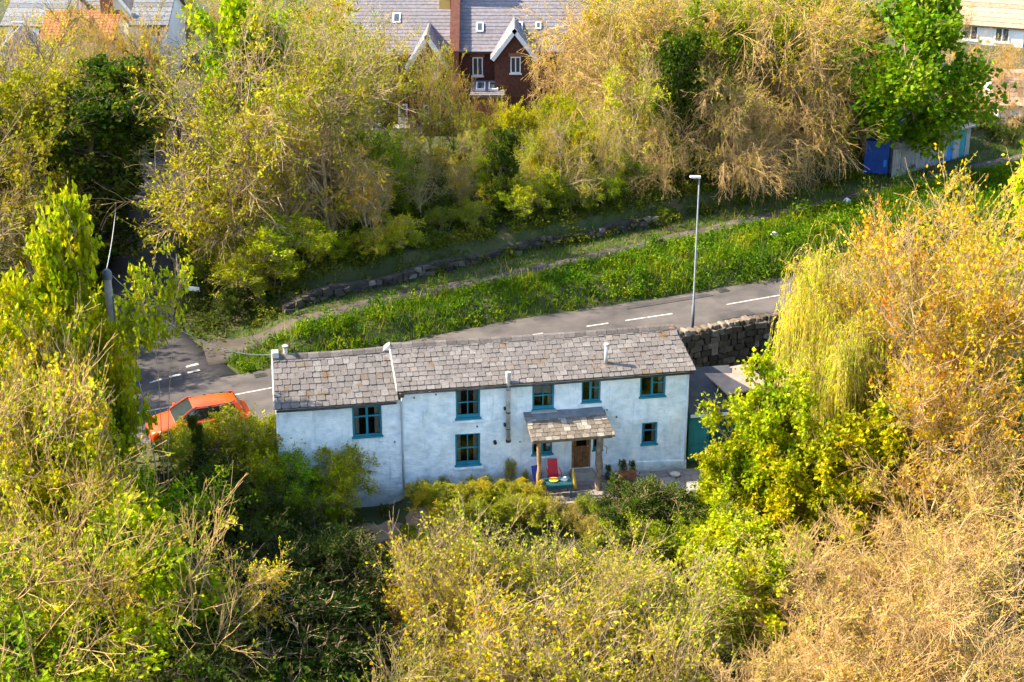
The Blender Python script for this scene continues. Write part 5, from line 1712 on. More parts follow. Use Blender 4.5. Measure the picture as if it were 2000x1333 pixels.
# drooping tan sprays
tree_proto('ash_a', 11, 13, 2, .14, .22, l1=(12, .10, .97, 60, 12, .56, -.03), l2=(7, .2, 1, 46, 14, .52, -.15), l3=(7, .1, 1, 38, 14, .58, -.15), l4=(2, .2, 1, 34, 14, .6, .02), bark='bark_tan', leaf=.18, lw=.5, lper=8, twig_r=.018, shape1=dome(.3, .85), lkeep=.25)
tree_proto('ash_b', 12, 13, 1, .08, .26, l1=(20, .08, .97, 62, 12, .54, -.02), l2=(7, .2, 1, 46, 14, .52, -.14), l3=(7, .1, 1, 38, 14, .58, -.13), l4=(2, .2, 1, 34, 14, .6, .03), bark='bark_tan', leaf=.18, lw=.5, lper=8, twig_r=.018, shape1=dome(.3, .85), lkeep=.25)
# full green crowns
tree_proto('green_a', 13, 12, 1, .05, .24, l1=(24, .12, .97, 58, 12, .46, .02), l2=(10, .2, 1, 48, 14, .5, .02), l3=(6, .2, 1, 44, 14, .5, .0), bark='bark_dark', leaf=.28, lw=.65, lper=13, lspread=.16, shape1=dome(.38, .78), lup=.7, lkeep=.7)
tree_proto('bushy_a', 14, 6, 4, .22, .10, l1=(10, .10, .98, 48, 12, .48, .03), l2=(8, .2, 1, 46, 14, .5, .03), l3=(5, .2, 1, 42, 14, .5, .02), bark='bark_dark', leaf=.19, lw=.55, lper=10, lspread=.11, shape1=dome(.4, .8), lup=.5)
tree_proto('bushy_b', 15, 5, 5, .26, .08, l1=(9, .08, .98, 46, 12, .50, .04), l2=(8, .2, 1, 44, 14, .5, .04), l3=(5, .2, 1, 40, 14, .5, .04), bark='bark_grey', leaf=.17, lw=.55, lper=9, lspread=.10, shape1=dome(.4, .8), lup=.4)
# ivy-clad column
tree_proto('ivy_a', 16, 9, 1, .05, .26, l1=(44, .04, .98, 70, 12, .18, .0), l2=(8, .2, 1, 52, 14, .55, .0), l3=(5, .2, 1, 46, 14, .5, -.02), bark='bark_dark', leaf=.18, lw=.75, lper=9, lspread=.11, shape1=dome(.5, .8), lup=.5)
# bare dark limbs
tree_proto('bare_dark', 17, 11, 1, .08, .20, l1=(16, .22, .97, 48, 12, .50, .04), l2=(8, .2, 1, 44, 14, .5, .03), l3=(7, .15, 1, 40, 14, .5, .02), bark='bark_dark', leaf=.18, lw=.5, lper=8, lspread=.09, shape1=dome(.5, .75), twig_r=.014, lkeep=.5)
# tall open leader with leaf sprays near the top
tree_proto('spray', 19, 12, 3, .07, .07, l1=(8, .80, .98, 40, 10, .15, .02), l2=(5, .2, 1, 40, 12, .55, -.02), l3=(4, .2, 1, 40, 12, .6, -.06), bark='bark_grey', leaf=.25, lw=.8, lper=5, lspread=.11, lup=.6)
# pale bare sprays, lower left
tree_proto('whip_grey', 18, 9, 3, .28, .11, l1=(9, .15, .98, 40, 12, .52, .04), l2=(7, .15, 1, 40, 14, .5, .05), l3=(4, .1, 1, 36, 14, .55, .06), bark='bark_tan', leaf=.16, lw=.66, lper=5, twig_r=.013, shape1=dome(.5, .8), lkeep=.55)


def willow_proto(name, seed, H):
    rng = np.random.default_rng(seed)
    P0 = polyline(rng, np.zeros((1, 3)), np.array([[.1, 0, 1.0]]), np.array([H * .62]), 8, .02, .08)
    R0 = .22 * np.linspace(1, .4, 8)[None]
    P1, R1 = grow(rng, P0, R0, 16, .45, 1, 42, 12, .75, 8, -.03, .08, .5, .03, .3)
    P2, R2 = grow(rng, P1, R1, 9, .25, 1, 40, 14, .5, 6, -.10, .10, .6, .018, .4)
    # hanging strands
    N = len(P2)
    idx = np.repeat(np.arange(N), 18)
    t = rng.uniform(.25, 1, len(idx)); f = t * 5; i0 = np.minimum(f.astype(int), 4); w = (f - i0)[:, None]
    s = P2[idx, i0] * (1 - w) + P2[idx, i0 + 1] * w
    d = unit(rng.normal(0, .6, (len(idx), 3)) + np.array([0, 0, .1]))
    L = np.minimum(rng.uniform(1.2, 3.6, len(idx)), np.maximum(s[:, 2] - .6, .5))
    P3 = polyline(rng, s, d, L, 9, -.55, .05)
    R3 = np.full((len(idx), 9), .008)
    P0[:, 0, 2] -= .4
    pos, tan = along(rng, P3, 13, .02, .03)
    lv = leaves(rng, pos, .19, .26, 0, droop=.8, dirs=tan * 1.2)
    tm = np_mesh(name + '_trunk', [(*tubes(P0, R0, 9), 0, True), (*tubes(P1, R1, 5), 0, True)], [M['bark_grey']])
    cm = np_mesh(name + '_crown', [(*tubes(P2, R2, 3), 0, True), (*tubes(P3, R3, 3), 0, True), (*lv, 1, False)], [M['bark_tan'], M['leaf']])
    top = max(P2[:, :, 2].max(), P3[:, :, 2].max())
    PROTO[name] = (tm, cm, float(top), 4.0)


willow_proto('willow', 31, 8)

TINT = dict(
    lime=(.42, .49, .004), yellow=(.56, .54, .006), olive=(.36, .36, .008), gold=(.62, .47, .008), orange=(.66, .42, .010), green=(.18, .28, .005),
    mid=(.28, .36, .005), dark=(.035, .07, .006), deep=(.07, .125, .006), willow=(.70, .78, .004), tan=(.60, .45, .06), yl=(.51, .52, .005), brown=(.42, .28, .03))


def plant(proto, x, y, h, tint, label, name, cat='tree', group=None, rz=None, wide=1.0, z=None, jitter=.12):
    tm, cm, top, rad = PROTO[proto]
    zz = gz(x, y) if z is None else z
    s = h / top
    e = empty(name, (x, y, zz - .05), rnd.uniform(0, 6.28) if rz is None else rz, label, cat, group)
    e.scale = (s * wide, s * wide, s)
    c = TINT[tint]
    j = [1 + rnd.uniform(-jitter, jitter) for _ in range(3)]
    for nm, me in (('trunk', tm), ('crown', cm)):
        o = bpy.data.objects.new(nm, me)
        link(o, e)
        o.color = (c[0] * j[0], c[1] * j[1], c[2] * j[2], 1)
    return e


def plant_top(proto, px, py, Y, tint, label, name, **k):
    """tree whose top shows at (px, py) when it stands at distance Y"""
    p = aty(px, py, Y)
    h = p.z - gz(p.x, Y)
    return plant(proto, p.x, Y, max(h, .6), tint, label, name, **k)


PT = plant_top
ORD = ['first', 'second', 'third', 'fourth', 'fifth', 'sixth', 'seventh', 'eighth', 'ninth', 'tenth', 'eleventh', 'twelfth', 'thirteenth', 'fourteenth', 'fifteenth', 'sixteenth', 'seventeenth', 'eighteenth', 'nineteenth', 'twentieth', 'twenty-first', 'twenty-second', 'twenty-third', 'twenty-fourth', 'twenty-fifth', 'twenty-sixth', 'twenty-seventh', 'twenty-eighth', 'twenty-ninth', 'thirtieth']
# --- foreground: valley side below the cottage
PT('sallow_a', 985, 935, 51.5, 'yellow', 'large yellow-budded sallow directly below the porch', 'sallow_tree', wide=1.1, rz=.4)
PT('sallow_b', 840, 1020, 49.5, 'yl', 'yellow-green sallow below the brown bare soil, left of centre', 'sallow_tree', wide=.95)
PT('sallow_a', 1180, 1000, 50.0, 'yellow', 'yellow sallow below the terracotta pots, bottom centre', 'sallow_tree', wide=1.2)
PT('sallow_b', 1330, 1060, 49.0, 'yl', 'yellow-green sallow beside the bare tan trees, bottom right of centre', 'sallow_tree', wide=1.1)
PT('sallow_b', 1020, 1130, 45.5, 'yellow', 'sallow at the bottom edge under the porch', 'sallow_tree', wide=1.2)
PT('sallow_a', 800, 1160, 45.0, 'olive', 'twiggy sallow at the bottom edge left of centre', 'sallow_tree', wide=.95)
PT('sallow_a', 1250, 1180, 45.0, 'yl', 'sallow at the bottom edge right of centre', 'sallow_tree', wide=1.1)
# bare tan trees, lower right
for k, (px, py, Y, pr, lab) in enumerate((
        (1920, 770, 53.0, 'tan_a', 'tall bare tan tree at the right edge below the golden tree'),
        (1760, 900, 51.0, 'tan_b', 'bare tan tree in the middle of the lower right thicket'),
        (1600, 1000, 49.0, 'tan_a', 'bare tan tree nearest the lime bushes'),
        (1980, 930, 48.0, 'tan_b', 'bare pale tree at the right edge, half way down the thicket'),
        (1830, 1050, 46.0, 'tan_a', 'bare tan tree low in the right-hand thicket'),
        (1660, 1130, 45.0, 'tan_b', 'bare tan tree at the bottom edge right of the sallows'),
        (1500, 1150, 45.0, 'tan_b', 'small bare tan tree at the bottom edge beside the sallows'),
        (1960, 1150, 43.5, 'tan_a', 'bare tan tree in the bottom right corner'))):
    PT(pr, px, py, Y, 'tan', lab, 'bare_tree', group='bare tan trees, lower right', wide=1.15)
# lime broadleaves right of the cottage
PT('lime_a', 1510, 680, 57.8, 'lime', 'bright lime green tree covering the right end of the terrace', 'lime_green_tree', wide=.78, rz=.6)
PT('lime_b', 1425, 860, 57.0, 'lime', 'smaller lime green tree at the right end of the terrace edge', 'lime_green_tree', wide=.9)
PT('lime_a', 1570, 790, 56.5, 'lime', 'lime green tree below the weeping willow', 'lime_green_tree', wide=1.0)
PT('lime_b', 1765, 745, 56.5, 'lime', 'lime green tree below the golden trees on the right', 'lime_green_tree', wide=.9)
PT('lime_a', 1440, 985, 53.0, 'lime', 'low lime green bush between the sallows and the tan thicket', 'lime_green_bush', wide=1.2)
PT('bushy_a', 1290, 985, 55.0, 'mid', 'fresh green bush just below the terrace', 'green_bush', wide=1.2, cat='bush')
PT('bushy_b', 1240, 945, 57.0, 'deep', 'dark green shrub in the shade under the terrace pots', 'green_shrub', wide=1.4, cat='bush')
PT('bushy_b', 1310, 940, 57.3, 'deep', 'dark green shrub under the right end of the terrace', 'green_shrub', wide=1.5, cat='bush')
PT('lime_b', 1520, 1075, 49.5, 'lime', 'lime green bush low in the gap between bare trees', 'lime_green_bush', wide=1.1)
# willow and golden trees, right
PT('willow', 1632, 425, 63.0, 'willow', 'weeping willow trailing yellow strands over the road', 'weeping_willow', wide=.52, rz=2.2)
PT('willow', 1680, 560, 60.0, 'willow', 'second yellow willow below the first, beside the retaining wall', 'weeping_willow', wide=.55, rz=.4)
PT('gold_a', 1910, 255, 60.0, 'gold', 'tallest golden young-leaved tree at the right edge', 'golden_tree', wide=.95, rz=.3)
PT('gold_b', 1760, 330, 62.5, 'orange', 'orange-budded tree beside the weeping willow', 'golden_tree', wide=.7, rz=1.0)
PT('gold_a', 1850, 400, 58.5, 'gold', 'golden tree in front of the tallest golden tree', 'golden_tree', wide=.75, rz=2.0)
PT('gold_b', 1960, 370, 57.5, 'orange', 'orange-gold tree cut by the right edge', 'golden_tree', wide=.9)
PT('gold_a', 1735, 440, 60.5, 'gold', 'golden tree between the willow and the lime trees', 'golden_tree', wide=.85, rz=4.0)
PT('gold_b', 1900, 600, 56.0, 'gold', 'broad golden tree above the bare tan thicket', 'golden_tree', wide=.95)
PT('lime_b', 2020, 225, 64.0, 'willow', 'bright yellow tree at the right edge near the garages', 'yellow_tree', wide=.6)
# left side
PT('lime_b', 150, 335, 56.5, 'lime', 'tall lime green tree left of the telegraph pole', 'lime_green_tree', wide=.45, rz=1.0)
PT('lime_a', 40, 480, 55.0, 'lime', 'lime green tree at the left edge behind bare twigs', 'lime_green_tree', wide=.62, rz=3.0)
PT('spray', 268, 475, 56.0, 'lime', 'slender lime green tree right of the telegraph pole', 'lime_green_tree', wide=.5, rz=.8)
PT('lime_a', 110, 700, 54.0, 'yl', 'yellow-green tree below the give-way lines', 'lime_green_tree', wide=.5, rz=2.0)
PT('bushy_a', 250, 850, 54.0, 'lime', 'lime green bush below the telegraph pole', 'lime_green_bush', wide=.9, cat='bush', rz=1.0)
PT('sallow_b', 30, 560, 53.0, 'gold', 'twiggy orange-tipped tree at the left edge', 'sallow_tree', wide=.6, rz=1.0)
PT('whip_grey', 40, 640, 50.0, 'yl', 'bare pale-twigged tree at the left edge, half way down', 'bare_tree', wide=.75, rz=2.0)
PT('whip_grey', 170, 850, 48.5, 'yl', 'bare pale-twigged tree below the yellow-green tree on the left', 'bare_tree', wide=.85, rz=.5)
PT('whip_grey', 40, 950, 45.5, 'yl', 'bare pale-twigged tree low on the left edge', 'bare_tree', wide=1.1)
PT('whip_grey', 330, 930, 46.5, 'olive', 'thin bare tree in front of the yellow-green bush, lower left', 'bare_tree', wide=.8)
PT('lime_a', 70, 770, 52.0, 'yl', 'yellow-green tree deep behind the bare twigs on the left', 'lime_green_tree', wide=.8, rz=1.2)
PT('lime_b', 180, 960, 48.0, 'lime', 'green tree at the lower left behind bare twigs', 'lime_green_tree', wide=1.0)
PT('bushy_a', 60, 1080, 45.5, 'mid', 'green bush in the bottom left corner', 'green_bush', wide=1.3, cat='bush')
PT('wood_a', 400, 1040, 47.5, 'yellow', 'bright yellow-green bush at the lower left', 'yellow_green_bush', wide=.95, cat='bush')
PT('wood_b', 300, 1130, 45.5, 'yl', 'yellow-green bush at the bottom edge, far left of the sallows', 'yellow_green_bush', wide=.95, cat='bush')
PT('bushy_a', 500, 1230, 44.5, 'deep', 'green bush at the bottom edge below the dark hollow', 'green_bush', wide=1.2, cat='bush')
# shrubs round the car and the left end of the cottage
PT('bushy_a', 500, 805, 58.4, 'yl', 'rounded green shrub hiding the lower half of the red car', 'green_bush', wide=.7, cat='bush', rz=0)
PT('bushy_b', 455, 790, 59.2, 'mid', 'low green bush against the near side of the red car', 'green_bush', wide=1.3, cat='bush')
PT('bushy_b', 350, 830, 58.6, 'mid', 'low green bush before the front wheel of the red car', 'green_bush', wide=1.2, cat='bush')
PT('ivy_a', 385, 805, 58.6, 'deep', 'dark conifer-like shrub in front of the red car bonnet', 'dark_shrub', wide=.4, cat='bush')
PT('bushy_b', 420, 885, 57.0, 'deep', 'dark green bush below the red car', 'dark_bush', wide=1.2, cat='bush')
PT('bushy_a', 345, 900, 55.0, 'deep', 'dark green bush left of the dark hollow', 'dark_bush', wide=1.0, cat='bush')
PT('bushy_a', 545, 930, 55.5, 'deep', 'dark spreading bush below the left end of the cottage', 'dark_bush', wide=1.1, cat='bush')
PT('bushy_b', 660, 870, 57.8, 'lime', 'leafy green shrub against the left part of the cottage wall', 'green_shrub', wide=.9, cat='bush')
PT('bushy_b', 575, 885, 57.2, 'lime', 'green shrub at the left corner of the cottage', 'green_shrub', wide=1.0, cat='bush')
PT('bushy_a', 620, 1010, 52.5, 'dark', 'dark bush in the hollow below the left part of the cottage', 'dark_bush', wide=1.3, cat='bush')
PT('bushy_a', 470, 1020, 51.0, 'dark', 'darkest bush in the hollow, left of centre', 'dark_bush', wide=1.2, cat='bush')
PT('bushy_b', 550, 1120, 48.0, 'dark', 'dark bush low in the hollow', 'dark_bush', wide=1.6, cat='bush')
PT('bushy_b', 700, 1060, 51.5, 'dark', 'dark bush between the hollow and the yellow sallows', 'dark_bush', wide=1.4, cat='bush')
for k, (lx, of, h, tn, pr) in enumerate(((9.3, 2.6, 1.5, 'yl', 'sallow_b'), (10.3, 2.6, 1.4, 'yl', 'sallow_b'), (11.1, 2.7, 1.3, 'yl', 'sallow_a'), (12.0, 2.6, 1.1, 'mid', 'bushy_b'), (12.9, 2.6, 1.0, 'deep', 'bushy_b'), (13.8, 2.7, 1.1, 'deep', 'bushy_b'), (14.8, 2.6, 1.0, 'deep', 'bushy_b'), (15.8, 2.7, 1.0, 'mid', 'bushy_b'), (16.8, 2.6, 1.1, 'deep', 'bushy_b'), (11.6, 3.8, 1.6, 'yl', 'sallow_a'), (13.2, 4.0, 1.6, 'deep', 'bushy_a'), (14.8, 4.0, 1.6, 'deep', 'bushy_a'), (16.2, 4.0, 1.8, 'mid', 'bushy_a'))):
    p = hl(lx, of, 0)
    plant(pr, p.x, p.y, h, tn, ('low' if k < 9 else 'taller') + ' garden plant under the terrace edge, ' + ORD[k if k < 9 else k - 9] + ' from the left', 'garden_plant', 'plant', 'garden plants under the terrace edge', wide=1.15)
for k, (lx, of, h, tn) in enumerate(((.8, 1.2, 1.2, 'mid'), (1.9, 1.4, 1.1, 'mid'), (3.0, 1.6, .8, 'deep'), (4.2, 1.0, .6, 'deep'), (4.9, 2.6, .9, 'mid'), (3.6, 3.6, .9, 'deep'), (2.4, 3.3, 1.2, 'mid'), (5.4, 3.9, 1.2, 'yl'))):
    p = hl(lx, of, 0)
    plant('bushy_b', p.x, p.y, h, tn, 'garden weed by the bare soil under the left window, ' + ORD[k] + ' of the patch', 'garden_plant', 'plant', 'weeds by the bare soil', wide=1.1)
# hedge of yellow-green plants on the bed wall
for k, (lx, of, h) in enumerate(((5.7, 1.3, 1.15), (6.5, 1.25, 1.1), (7.3, 1.35, 1.15), (8.1, 1.25, 1.2), (8.9, 1.5, 1.15), (9.6, 1.7, 1.2), (6.1, 2.0, 1.6), (7.0, 2.1, 1.5), (7.8, 2.2, 1.6), (8.6, 2.3, 1.6), (9.4, 2.5, 1.7))):
    p = hl(lx, of, 0)
    plant('bushy_b', p.x, p.y, h, 'yl' if k % 3 else 'yellow', ('yellow-green hedge plant against the cottage wall, ' if of < 1.75 else 'yellow-green hedge plant on the outer side of the low bed wall, ') + ORD[k if k < 6 else k - 6] + ' from the left', 'hedge_plant', 'plant', 'hedge plants on the bed wall', wide=1.25, z=-.1 if of < 1.75 else -.75)
for (lx, of, h, lab) in ((9.25, .25, 1.4, 'thin climbing plant under the wall flue'), (6.6, .3, .9, 'weedy yellow plant against the wall under the lower sash window'), (9.9, .3, .8, 'small weed against the wall left of the porch')):
    p = hl(lx, of, 0)
    plant('sallow_b', p.x, p.y, h, 'yl', lab, 'wall_plant', 'plant', wide=.55, z=0)
for e, r_, h_ in LEAFY:
    tm, cm, top, rad = PROTO['bushy_b']
    o = bpy.data.objects.new('foliage', cm)
    link(o, e)
    o.location = (0, 0, h_ * .85)
    s = r_ * 2.6 / top
    o.scale = (s * .8, s * .8, s * 1.15)
    o.color = (*TINT['deep'], 1)

# --- background wood
W_ = []
def wood(pr, px, py, Y, tint, name, desc, wide=1.0):
    W_.append((px, pr, py, Y, tint, name, desc, wide))


# near row on top of the stone wall and along the path
for a in (
    ('bushy_b', 575, 412, 76.0, 'yellow', 'yellow_shrub', 'bright yellow shrub hanging over the stone wall', 1.5),
    ('bushy_a', 665, 455, 76.8, 'yl', 'yellow_shrub', 'yellow-green shrub over the stone wall', 1.4),
    ('bushy_b', 770, 420, 78.0, 'yellow', 'yellow_shrub', 'yellow shrub over the stone wall', 1.6),
    ('bushy_a', 480, 480, 76.5, 'deep', 'dark_bush', 'dark bush at the foot of the wood', 1.2),
    ('bushy_a', 455, 540, 73.9, 'deep', 'dark_bush', 'dark bush by the street nameplate', 1.0),
    ('bushy_b', 870, 400, 80.5, 'mid', 'green_bush', 'green bush behind the stone wall', 1.4),
    ('bushy_a', 980, 330, 82.5, 'mid', 'green_bush', 'green bush behind the stone wall', 1.1),
    ('bushy_a', 1080, 300, 83.5, 'yl', 'yellow_green_bush', 'yellow-green bush behind the stone wall', 1.1),
    ('bushy_b', 1170, 330, 84.0, 'yl', 'yellow_green_bush', 'yellow-green bush behind the stone wall', 1.4),
    ('bushy_a', 1240, 290, 85.5, 'mid', 'green_bush', 'green bush behind the stone wall', 1.1),
    ('bushy_a', 1390, 320, 88.0, 'deep', 'dark_bush', 'dark bush behind the footpath', 1.3),
    ('bushy_a', 1500, 300, 89.5, 'deep', 'dark_bush', 'dark bush behind the footpath', 1.3),
    ('bushy_a', 1610, 280, 91.5, 'dark', 'dark_bush', 'dark bush behind the footpath', 1.3),
    ('ash_a', 1310, 180, 84.6, 'tan', 'ash_tree', 'tan drooping ash right above the footpath', .65),
    ('ash_b', 1420, 90, 86.2, 'tan', 'ash_tree', 'tan drooping ash right above the footpath', .75),
    ('ash_a', 1500, 150, 88.0, 'tan', 'ash_tree', 'tan drooping ash right above the footpath', .75),
    ('ash_b', 1620, 120, 90.5, 'gold', 'ash_tree', 'tan drooping ash right above the footpath', .7),
    ('bushy_a', 1290, 350, 85.0, 'yl', 'yellow_green_bush', 'yellow-green bush behind the stone wall', 1.2),
    ('bushy_b', 520, 470, 75.2, 'yl', 'yellow_shrub', 'yellow-green shrub over the stone wall', 1.5),
    ('bushy_b', 620, 470, 76.3, 'yellow', 'yellow_shrub', 'yellow shrub over the stone wall', 1.5),
    ('bushy_b', 720, 440, 77.2, 'yl', 'yellow_shrub', 'yellow-green shrub over the stone wall', 1.6),
    ('bushy_b', 815, 450, 78.3, 'yellow', 'yellow_shrub', 'yellow shrub over the stone wall', 1.4),
    ('bushy_b', 920, 390, 80.4, 'mid', 'green_bush', 'green bush behind the stone wall', 1.4),
    ('bushy_b', 1020, 350, 81.6, 'yl', 'yellow_green_bush', 'yellow-green bush behind the stone wall', 1.4),
    ('bushy_b', 1120, 350, 82.6, 'mid', 'green_bush', 'green bush behind the stone wall', 1.4),
    ('bushy_a', 395, 455, 78.0, 'mid', 'dark_bush', 'green bush at the corner of the side road', 1.0),
    ('ivy_a', 300, 330, 98.0, 'dark', 'ivy_tree', 'dark ivy-clad tree beside the side road', 1.4),
    ('wood_a', 470, 200, 76.6, 'olive', 'budding_tree', 'olive twiggy tree on top of the stone wall', .7),
    ('wood_b', 560, 170, 77.6, 'gold', 'budding_tree', 'gold twiggy tree on top of the stone wall', .7),
    ('wood_a', 640, 200, 78.8, 'olive', 'budding_tree', 'olive twiggy tree on top of the stone wall', .7),
    ('wood_b', 730, 240, 80.0, 'yl', 'budding_tree', 'yellow-green twiggy tree on top of the stone wall', .7),
    ('wood_a', 820, 280, 81.2, 'olive', 'budding_tree', 'olive twiggy tree on top of the stone wall', .75),
    ('wood_b', 910, 290, 82.4, 'gold', 'budding_tree', 'gold twiggy tree on top of the stone wall', .75),
    ('wood_a', 1000, 280, 83.2, 'yl', 'budding_tree', 'yellow-green twiggy tree on top of the stone wall', .75),
    ('wood_b', 1190, 200, 84.5, 'yl', 'budding_tree', 'yellow-green twiggy tree on top of the stone wall', .75),
    ('bushy_b', 1300, 398, 83.8, 'mid', 'green_bush', 'green bush behind the stone wall', 1.4),
    ('bushy_b', 1775, 318, 90.6, 'deep', 'dark_bush', 'dark bush before the garage doors', 1.2),
    ('bushy_b', 1830, 305, 92.0, 'deep', 'dark_bush', 'dark bush before the garage doors', 1.3),
    ('green_a', 1060, 245, 84.6, 'yl', 'yellow_green_tree', 'full yellow-green tree over the stone wall', .62),
    ('green_a', 1150, 230, 85.6, 'yellow', 'yellow_green_tree', 'full yellow tree over the stone wall', .62),
    ('green_a', 960, 290, 83.4, 'yl', 'yellow_green_tree', 'full yellow-green tree over the stone wall', .7),
    ('bushy_b', 590, 545, 74.6, 'deep', 'dark_bush', 'dark bush at the left end of the stone wall', 1.4),
    ('ash_b', 1185, -90, 91.0, 'gold', 'tall_tree', 'tall open tree with pale limbs at the back of the wood', .75),
    ('wood_b', 1275, -90, 90.0, 'yl', 'tall_tree', 'tall open tree with pale limbs at the back of the wood', .75),
    ('ash_b', 1365, -100, 89.0, 'tan', 'tall_tree', 'tall open tree with pale limbs at the back of the wood', .75),
    ('wood_b', 1455, -90, 91.0, 'gold', 'tall_tree', 'tall open tree with pale limbs at the back of the wood', .75),
    ('ash_b', 1545, -100, 90.0, 'gold', 'tall_tree', 'tall open tree with pale limbs at the back of the wood', .75),
    ('ash_a', 1640, -90, 92.0, 'tan', 'tall_tree', 'tall open tree with pale limbs at the back of the wood', .75),
    ('wood_b', 620, -80, 88.0, 'gold', 'tall_tree', 'tall open gold tree left of the terrace roof', .6),
    ('whip_grey', 960, 170, 95.0, 'yl', 'budding_tree', 'small budding tree before the lean-to', .7),
    # left edge
    ('bare_dark', 70, -20, 84.0, 'olive', 'dark_tree', 'dark-limbed tree beside the side road', 1.0),
    ('wood_b', 0, 60, 82.0, 'olive', 'olive_tree', 'olive budding tree at the left', .9),
    ('ivy_a', 150, 110, 88.0, 'deep', 'ivy_tree', 'dark ivy-clad tree beside the side road', 1.2),
    ('ivy_a', 110, 170, 80.0, 'deep', 'ivy_tree', 'dark ivy-clad tree beside the side road', 1.3),
    ('wood_a', 30, 250, 76.0, 'olive', 'olive_tree', 'olive budding tree at the left', .9),
    ('ivy_a', 140, 230, 84.0, 'dark', 'ivy_tree', 'dark ivy-clad tree beside the side road', 1.1),
    ('ivy_a', 225, 270, 92.0, 'dark', 'ivy_tree', 'dark ivy-clad tree beside the side road', 1.1),
    ('wood_a', 265, 40, 101.0, 'orange', 'orange_tree', 'thin orange-budded tree by the white house', .8),
    ('wood_b', 200, 90, 104.0, 'gold', 'golden_tree', 'thin gold-budded tree below the orange roof', .7),
    ('gold_b', 315, 170, 100.0, 'brown', 'golden_tree', 'brown-gold tree over the side road', .6),
    ('wood_b', 85, -20, 95.0, 'gold', 'budding_tree', 'gold twiggy tree screening the orange roof', .7),
    ('wood_b', 175, -20, 98.0, 'olive', 'budding_tree', 'olive twiggy tree screening the orange roof', .6),
    ('bare_dark', 290, -30, 100.0, 'gold', 'dark_tree', 'dark-limbed tree screening the small white house', .6),
    ('whip_grey', 60, -25, 99.0, 'gold', 'budding_tree', 'bare pale tree before the top left houses', .55),
    ('whip_grey', 150, -25, 101.0, 'gold', 'budding_tree', 'bare pale tree before the top left houses', .55),
    ('whip_grey', 240, -25, 99.0, 'orange', 'budding_tree', 'bare pale tree before the top left houses', .55),
    ('bare_dark', 110, -10, 98.0, 'gold', 'dark_tree', 'thin dark-limbed tree before the orange roof', .6),
    ('ash_b', 195, 10, 102.0, 'gold', 'pale_tree', 'pale twiggy tree before the orange roof', .5),
    ('wood_b', 20, 40, 97.0, 'gold', 'budding_tree', 'thin gold-budded tree before the white gable', .6),
    ('wood_b', 690, -30, 97.0, 'gold', 'pale_tree', 'twiggy gold tree before the left brick house', .65),
    ('bare_dark', 745, 0, 98.0, 'gold', 'pale_tree', 'twiggy gold tree before the left brick house', .6),
    ('whip_grey', 850, 60, 97.5, 'yellow', 'pale_tree', 'twiggy yellow tree before the left brick house', .5),
    ('whip_grey', 900, 120, 97.0, 'gold', 'pale_tree', 'small twiggy tree below the brick gable', .6),
    ('ash_b', 1110, -30, 98.0, 'tan', 'pale_tree', 'pale twiggy tree before the right brick house', .5),
    ('wood_b', 1140, -40, 99.0, 'gold', 'budding_tree', 'thin gold-budded tree before the right brick house', .6),
    ('wood_b', 1060, 160, 96.0, 'yl', 'budding_tree', 'yellow-green tree before the right brick gable', .5),
    ('bushy_a', 945, 200, 98.0, 'yl', 'yellow_green_bush', 'yellow-green bush below the lean-to', 1.0),
    # lime tree and bare trees, centre left
    ('lime_b', 440, -50, 82.0, 'lime', 'lime_green_tree', 'tall lime green tree at the corner of the side road', .55),
    ('bare_dark', 425, 60, 78.0, 'yl', 'dark_tree', 'dark-limbed tree at the corner of the side road', .9),
    ('bare_dark', 345, 20, 90.0, 'gold', 'dark_tree', 'dark-limbed tree behind the side road', .9),
    ('wood_a', 540, -40, 82.0, 'olive', 'budding_tree', 'tan twiggy tree with yellow buds in the wood', .95),
    ('wood_b', 620, 0, 85.0, 'gold', 'budding_tree', 'tan twiggy tree with yellow buds in the wood', .9),
    ('ash_a', 590, 190, 80.0, 'tan', 'budding_tree', 'tan drooping tree in the wood', .8),
    ('wood_b', 500, 240, 78.5, 'gold', 'budding_tree', 'gold twiggy tree in the wood', .9),
    ('wood_b', 665, 230, 81.5, 'olive', 'budding_tree', 'olive twiggy tree in the wood', .9),
    ('wood_a', 740, 250, 84.0, 'olive', 'budding_tree', 'olive twiggy tree in the wood', .8),
    ('ivy_a', 780, 300, 82.5, 'mid', 'ivy_tree', 'ivy-clad tree in the wood', 1.2),
    ('wood_a', 835, 40, 95.0, 'gold', 'budding_tree', 'thin gold-budded tree before the left brick house', .45),
    ('bare_dark', 880, 150, 92.0, 'yl', 'dark_tree', 'dark-limbed tree before the brick gable', .6),
    ('wood_b', 850, 270, 86.0, 'olive', 'budding_tree', 'olive twiggy tree in the wood', .9),
    ('wood_a', 920, 230, 88.0, 'yl', 'budding_tree', 'yellow-green tree below the lean-to roof', .8),
    ('green_a', 1010, 185, 89.0, 'yl', 'yellow_green_tree', 'full yellow-green tree below the terrace', .75),
    ('green_a', 1110, 165, 90.0, 'yl', 'yellow_green_tree', 'full yellow-green tree below the terrace', .75),
    ('wood_a', 1050, 235, 85.0, 'yellow', 'budding_tree', 'yellow twiggy tree in the wood', .9),
    ('wood_a', 1150, 200, 86.5, 'yl', 'budding_tree', 'yellow twiggy tree in the wood', .9),
    ('ash_b', 1105, 30, 97.0, 'tan', 'pale_tree', 'pale bare tree before the right end of the slate roof', .55),
    ('wood_b', 1195, -40, 93.0, 'yellow', 'budding_tree', 'yellow-leaved tree right of the terrace', .75),
    ('wood_a', 1270, -60, 91.0, 'gold', 'budding_tree', 'gold-budded tall tree in the wood', .8),
    ('ash_a', 1240, 20, 90.0, 'tan', 'ash_tree', 'tan drooping ash above the footpath', .7),
